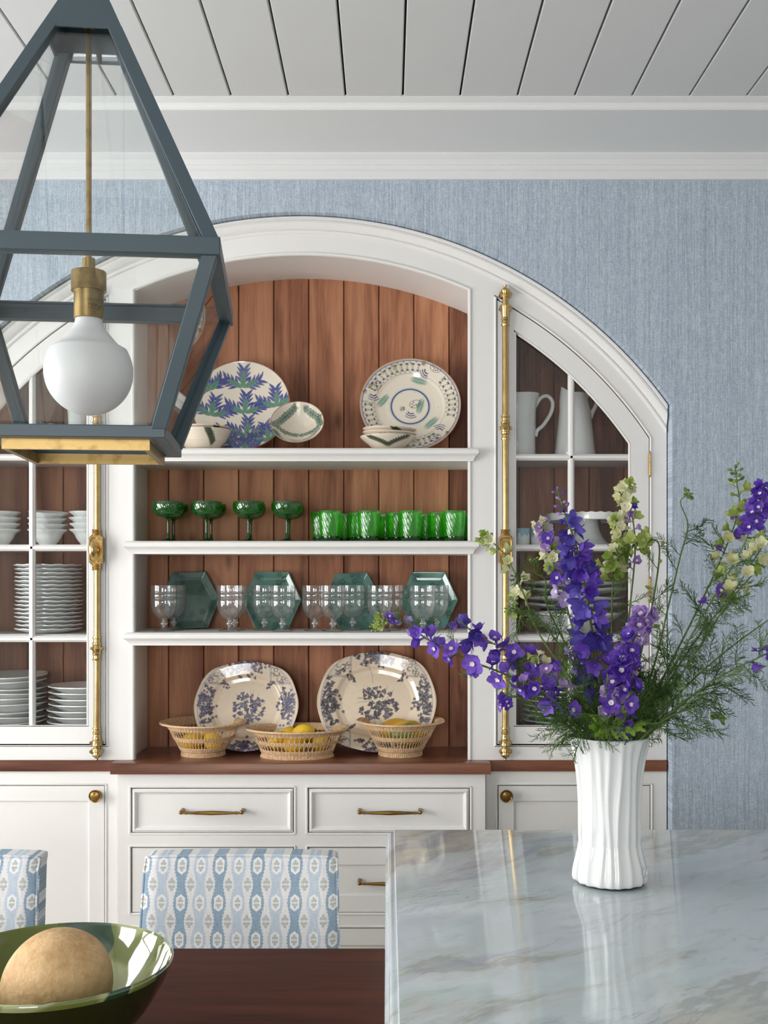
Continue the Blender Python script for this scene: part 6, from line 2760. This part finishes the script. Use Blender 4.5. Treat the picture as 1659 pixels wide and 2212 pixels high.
# sweeping stems on the left
stem('long violet larkspur stem arching far left across the goblets, tip in green buds',
     [(1272, 1588, -0.03), (1200, 1520, -0.06), (1110, 1465, -0.08), (1010, 1425, -0.09), (930, 1385, -0.09), (872, 1345, -0.09), (838, 1335, -0.09), (806, 1358, -0.09)],
     [(0.30, 0.62, 13, 'violet', 1.15, 0.95), (0.60, 0.70, 3, 'lilac', 0.8, 0.7), (0.72, 0.86, 6, 'lilac', 0.62, 0.55), (0.86, 1.0, 16, 'limebud', 0.7, 0.45)], [(0.05, 0.7, 9, 0.7)])
stem('violet larkspur stem just above the long arching one, half-closed flowers',
     [(1285, 1588, -0.01), (1215, 1480, -0.03), (1150, 1430, -0.04), (1085, 1400, -0.05), (1030, 1370, -0.05), (985, 1335, -0.05)],
     [(0.28, 0.78, 12, 'violet', 1.15, 0.95), (0.80, 1.0, 4, 'indigo', 0.95, 0.8)], [(0.05, 0.5, 4, 0.7)])
stem('violet spray with white eyes low on the left above the vase rim',
     [(1262, 1590, -0.04), (1215, 1530, -0.08), (1165, 1490, -0.10), (1120, 1470, -0.10)],
     [(0.25, 0.9, 9, 'violet', 1.2, 1.0), (0.9, 1.0, 2, 'lilac', 0.8, 0.7)], [(0.0, 0.7, 6, 0.85)])
stem('small drooping violet flowers hanging left beside the brass bolt',
     [(1258, 1592, -0.03), (1190, 1545, -0.05), (1130, 1510, -0.06), (1095, 1505, -0.06), (1090, 1525, -0.06)],
     [(0.75, 1.0, 4, 'violet', 0.8, 0.55)], [(0.1, 0.6, 6, 0.8)])
stem('pale lilac and cream spray in front, left of the deep indigo spike',
     [(1285, 1588, -0.05), (1230, 1500, -0.08), (1190, 1455, -0.09), (1155, 1415, -0.09)],
     [(0.35, 0.85, 10, 'lilac', 0.95, 0.85), (0.8, 1.0, 5, 'cream', 0.7, 0.55)], [(0.0, 0.5, 5, 0.9)])
# upright stems
stem('creamy green larkspur leaning left in front of the brass bolt',
     [(1296, 1586, 0.02), (1235, 1470, 0.04), (1165, 1370, 0.05), (1130, 1280, 0.05), (1095, 1205, 0.05), (1062, 1170, 0.05), (1040, 1158, 0.05)],
     [(0.45, 0.85, 9, 'cream', 0.8, 0.65), (0.84, 1.0, 16, 'limebud', 0.75, 0.5)], [(0.1, 0.55, 6, 0.9)])
stem('lime bud stem curving over left with nodding tip',
     [(1300, 1586, 0.03), (1250, 1460, 0.05), (1195, 1375, 0.05), (1150, 1325, 0.05), (1112, 1318, 0.05), (1108, 1290, 0.05)],
     [(0.70, 1.0, 16, 'limebud', 0.7, 0.5)], [(0.15, 0.7, 8, 1.0)])
stem('wiry green stem with curled bud head behind the lilac spike',
     [(1305, 1586, 0.05), (1235, 1420, 0.07), (1182, 1310, 0.07), (1178, 1255, 0.07), (1155, 1235, 0.07), (1155, 1208, 0.07)],
     [(0.93, 1.0, 12, 'greenbud', 0.7, 0.6)], [(0.2, 0.6, 6, 0.9)])
stem('pink-lilac larkspur spike with cream tip, left of the indigo spike',
     [(1298, 1586, 0.0), (1268, 1460, 0.0), (1232, 1340, 0.0), (1210, 1250, 0.0), (1190, 1185, 0.0), (1165, 1128, 0.0)],
     [(0.42, 0.70, 12, 'lilac', 1.05, 0.95), (0.66, 0.80, 8, 'cream', 0.8, 0.75), (0.80, 0.97, 10, 'lilac', 1.0, 0.85), (0.93, 1.0, 10, 'cream', 0.6, 0.45)], [(0.05, 0.4, 5, 0.9)])
stem('deep indigo delphinium spike, tallest in the middle with blue buds at its tip',
     [(1312, 1586, -0.02), (1296, 1480, -0.04), (1280, 1370, -0.05), (1262, 1260, -0.05), (1245, 1180, -0.05), (1222, 1115, -0.05), (1204, 1058, -0.05)],
     [(0.10, 0.34, 10, 'indigo', 1.05, 1.25), (0.30, 0.66, 24, 'indigo', 1.25, 1.1), (0.62, 0.82, 10, 'indigo', 1.1, 0.85), (0.80, 1.0, 12, 'bluebud', 0.95, 0.6)], [(0.0, 0.2, 3, 0.8)], r0=0.0032, r1=0.0014)
stem('big ruffled violet delphinium with white eyes above the right of the vase',
     [(1325, 1588, -0.06), (1322, 1530, -0.09), (1330, 1480, -0.10), (1352, 1420, -0.10), (1378, 1360, -0.10), (1392, 1328, -0.10)],
     [(0.16, 0.60, 16, 'ruffle', 1.05, 1.15), (0.55, 1.0, 15, 'ruffle', 1.15, 0.95)], [(0.0, 0.15, 3, 0.8)], [(0.05, (-0.8, -0.5, 0.3), 1.0)], r0=0.0032, r1=0.0016, spread=0.85)
stem('hanging violet flower cluster, lower end of the ruffled delphinium',
     [(1345, 1588, -0.06), (1352, 1545, -0.10), (1358, 1500, -0.11), (1366, 1455, -0.11)],
     [(0.1, 0.9, 9, 'ruffle', 0.85, 0.9)], [], [(0.1, (0.7, -0.5, 0.3), 1.0)])
stem('dusky violet half-open spike behind, between lilac and ruffled flowers',
     [(1300, 1586, 0.03), (1280, 1500, 0.02), (1255, 1440, 0.0), (1235, 1400, 0.0)],
     [(0.2, 0.95, 12, 'lilac', 0.85, 0.7), (0.1, 0.6, 6, 'indigo', 0.8, 0.8)], [(0.0, 0.6, 5, 0.9)])
stem('tall lime and cream larkspur right of centre, bent tip by the cabinet hinge',
     [(1338, 1586, 0.04), (1345, 1440, 0.06), (1362, 1300, 0.07), (1372, 1180, 0.07), (1362, 1100, 0.07), (1345, 1065, 0.07), (1362, 1042, 0.07)],
     [(0.42, 0.70, 9, 'lilac', 0.75, 0.65), (0.62, 0.95, 14, 'cream', 0.7, 0.6), (0.92, 1.0, 6, 'limebud', 0.8, 0.6)], [(0.08, 0.45, 7, 0.9)])
stem('lime larkspur cluster in front of the platters behind glass',
     [(1330, 1586, 0.05), (1322, 1430, 0.07), (1322, 1300, 0.08), (1328, 1220, 0.08), (1342, 1165, 0.08), (1330, 1118, 0.08)],
     [(0.55, 1.0, 26, 'cream', 0.8, 0.6), (0.5, 0.8, 10, 'limebud', 0.9, 0.8)], [(0.1, 0.5, 6, 0.9)])
stem('lime larkspur stem hooked over to the left at its top',
     [(1352, 1586, 0.03), (1378, 1440, 0.05), (1412, 1290, 0.06), (1424, 1180, 0.06), (1396, 1168, 0.06), (1352, 1192, 0.06), (1310, 1225, 0.06)],
     [(0.55, 1.0, 20, 'limebud', 1.15, 0.9), (0.25, 0.5, 4, 'limebud', 0.9, 0.9)], [(0.05, 0.4, 6, 0.9)])
stem('slender green stem with one knot of buds against the blue wall',
     [(1362, 1586, 0.06), (1412, 1440, 0.08), (1446, 1300, 0.09), (1470, 1200, 0.09), (1486, 1135, 0.09), (1470, 1085, 0.09), (1488, 1066, 0.09)],
     [(0.95, 1.0, 16, 'greenbud', 0.85, 0.7)], [(0.05, 0.62, 10, 0.95)])
# fan to the right
stem('tall larkspur leaning right with green buds at its tip and cream flowers below',
     [(1372, 1588, 0.04), (1440, 1450, 0.05), (1510, 1310, 0.05), (1565, 1190, 0.05), (1596, 1100, 0.05), (1592, 1045, 0.05), (1588, 1008, 0.05)],
     [(0.42, 0.66, 12, 'cream', 0.85, 0.75), (0.62, 0.84, 7, 'limebud', 1.0, 0.9), (0.84, 1.0, 9, 'greenbud', 0.95, 0.8), (0.5, 0.62, 3, 'violet', 0.75, 0.7)], [(0.05, 0.55, 18, 1.0)])
stem('larkspur leaning far right with violet head at the edge of the picture',
     [(1378, 1590, 0.0), (1450, 1450, 0.0), (1530, 1310, 0.0), (1595, 1200, 0.0), (1632, 1115, 0.0), (1652, 1052, 0.0)],
     [(0.70, 1.0, 20, 'violet', 0.95, 0.75), (0.42, 0.66, 4, 'cream', 0.85, 0.8), (0.40, 0.46, 2, 'violet', 0.8, 0.8)], [(0.05, 0.6, 18, 1.0)])
stem('cream larkspur leaning right under the violet-headed one',
     [(1382, 1590, -0.02), (1470, 1460, -0.03), (1560, 1320, -0.03), (1625, 1215, -0.03), (1680, 1130, -0.03)],
     [(0.55, 0.90, 12, 'cream', 0.85, 0.75)], [(0.05, 0.6, 14, 0.9)])
stem('bare green stem leaning right with knotted buds by the wall',
     [(1376, 1590, 0.05), (1440, 1480, 0.06), (1520, 1360, 0.06), (1600, 1270, 0.06), (1648, 1215, 0.06)],
     [(0.9, 1.0, 8, 'greenbud', 0.8, 0.6)], [(0.1, 0.5, 6, 0.9)])
stem('thin stem running to the right edge over the ferny leaves',
     [(1385, 1592, -0.03), (1470, 1495, -0.04), (1570, 1405, -0.04), (1690, 1318, -0.04)],
     [(0.93, 1.0, 3, 'greenbud', 0.8, 0.6)], [(0.1, 0.5, 7, 0.9)])
stem('low ferny stem on the right with two dark violet flowers',
     [(1388, 1594, -0.05), (1460, 1530, -0.07), (1550, 1465, -0.07), (1640, 1420, -0.07), (1690, 1395, -0.07)],
     [(0.70, 0.84, 4, 'violet', 0.85, 0.8)], [(0.05, 0.95, 22, 0.95)])
stem('short ferny stem spreading right just above the vase rim',
     [(1392, 1596, -0.02), (1440, 1555, -0.03), (1500, 1500, -0.03), (1560, 1470, -0.03)],
     [(0.9, 1.0, 2, 'greenbud', 0.6, 0.6)], [(0.0, 0.95, 18, 0.95)])
stem('drooping pale green stem with nodding bud star right of the vase',
     [(1388, 1592, -0.06), (1440, 1552, -0.09), (1490, 1530, -0.09), (1535, 1515, -0.09), (1556, 1528, -0.09), (1552, 1552, -0.09)],
     [(0.90, 1.0, 10, 'greenbud', 0.9, 0.8)], [(0.1, 0.5, 5, 0.9)])
stem('tiny dark berry sprig drooping over the vase rim',
     [(1318, 1590, -0.07), (1325, 1572, -0.085), (1335, 1580, -0.095), (1346, 1596, -0.098), (1356, 1604, -0.098)],
     [(0.25, 1.0, 14, 'berry', 0.9, 0.7)], [], [], 0.0014, 0.0008)
# leafy filling at the mouth of the vase
for i, (px_, py_, d_, lab) in enumerate([
        (1210, 1545, -0.05, 'feathery greens spilling over the left of the vase rim'), (1245, 1500, -0.03, 'feathery greens standing left of the indigo spike'),
        (1300, 1480, 0.05, 'feathery greens filling the back of the bouquet'), (1400, 1480, 0.04, 'feathery greens right of the ruffled delphinium'),
        (1430, 1540, 0.0, 'feathery greens spilling over the right of the vase rim'), (1380, 1420, 0.07, 'feathery greens reaching up behind the ruffled delphinium'),
        (1180, 1420, 0.06, 'feathery greens reaching up in front of the glass door')]):
    stem(lab, [(1317 + (px_ - 1317) * 0.5, 1590, d_ * 0.5), ((px_ + 1317) / 2, (py_ + 1590) / 2, d_), (px_, py_, d_)], [], [(0.0, 1.0, 24, 0.9)], [], 0.0016, 0.0007, name='fern_sprig', cat='greenery')
stem('bright lobed green leaves in the middle of the vase mouth', [(1308, 1590, -0.06), (1312, 1565, -0.085), (1318, 1530, -0.09), (1322, 1500, -0.09)], [], [(0.0, 0.5, 4, 0.8)],
     [(0.2, (-0.9, -0.5, 0.1), 1.0), (0.45, (-1, -0.3, 0.35), 1.15), (0.5, (0.8, -0.5, 0.2), 1.0), (0.75, (0.7, -0.4, 0.5), 1.0), (0.95, (-0.4, -0.5, 0.8), 0.9), (0.3, (0.9, -0.2, -0.2), 0.9)], 0.0030, 0.0018, name='fern_sprig', cat='greenery')
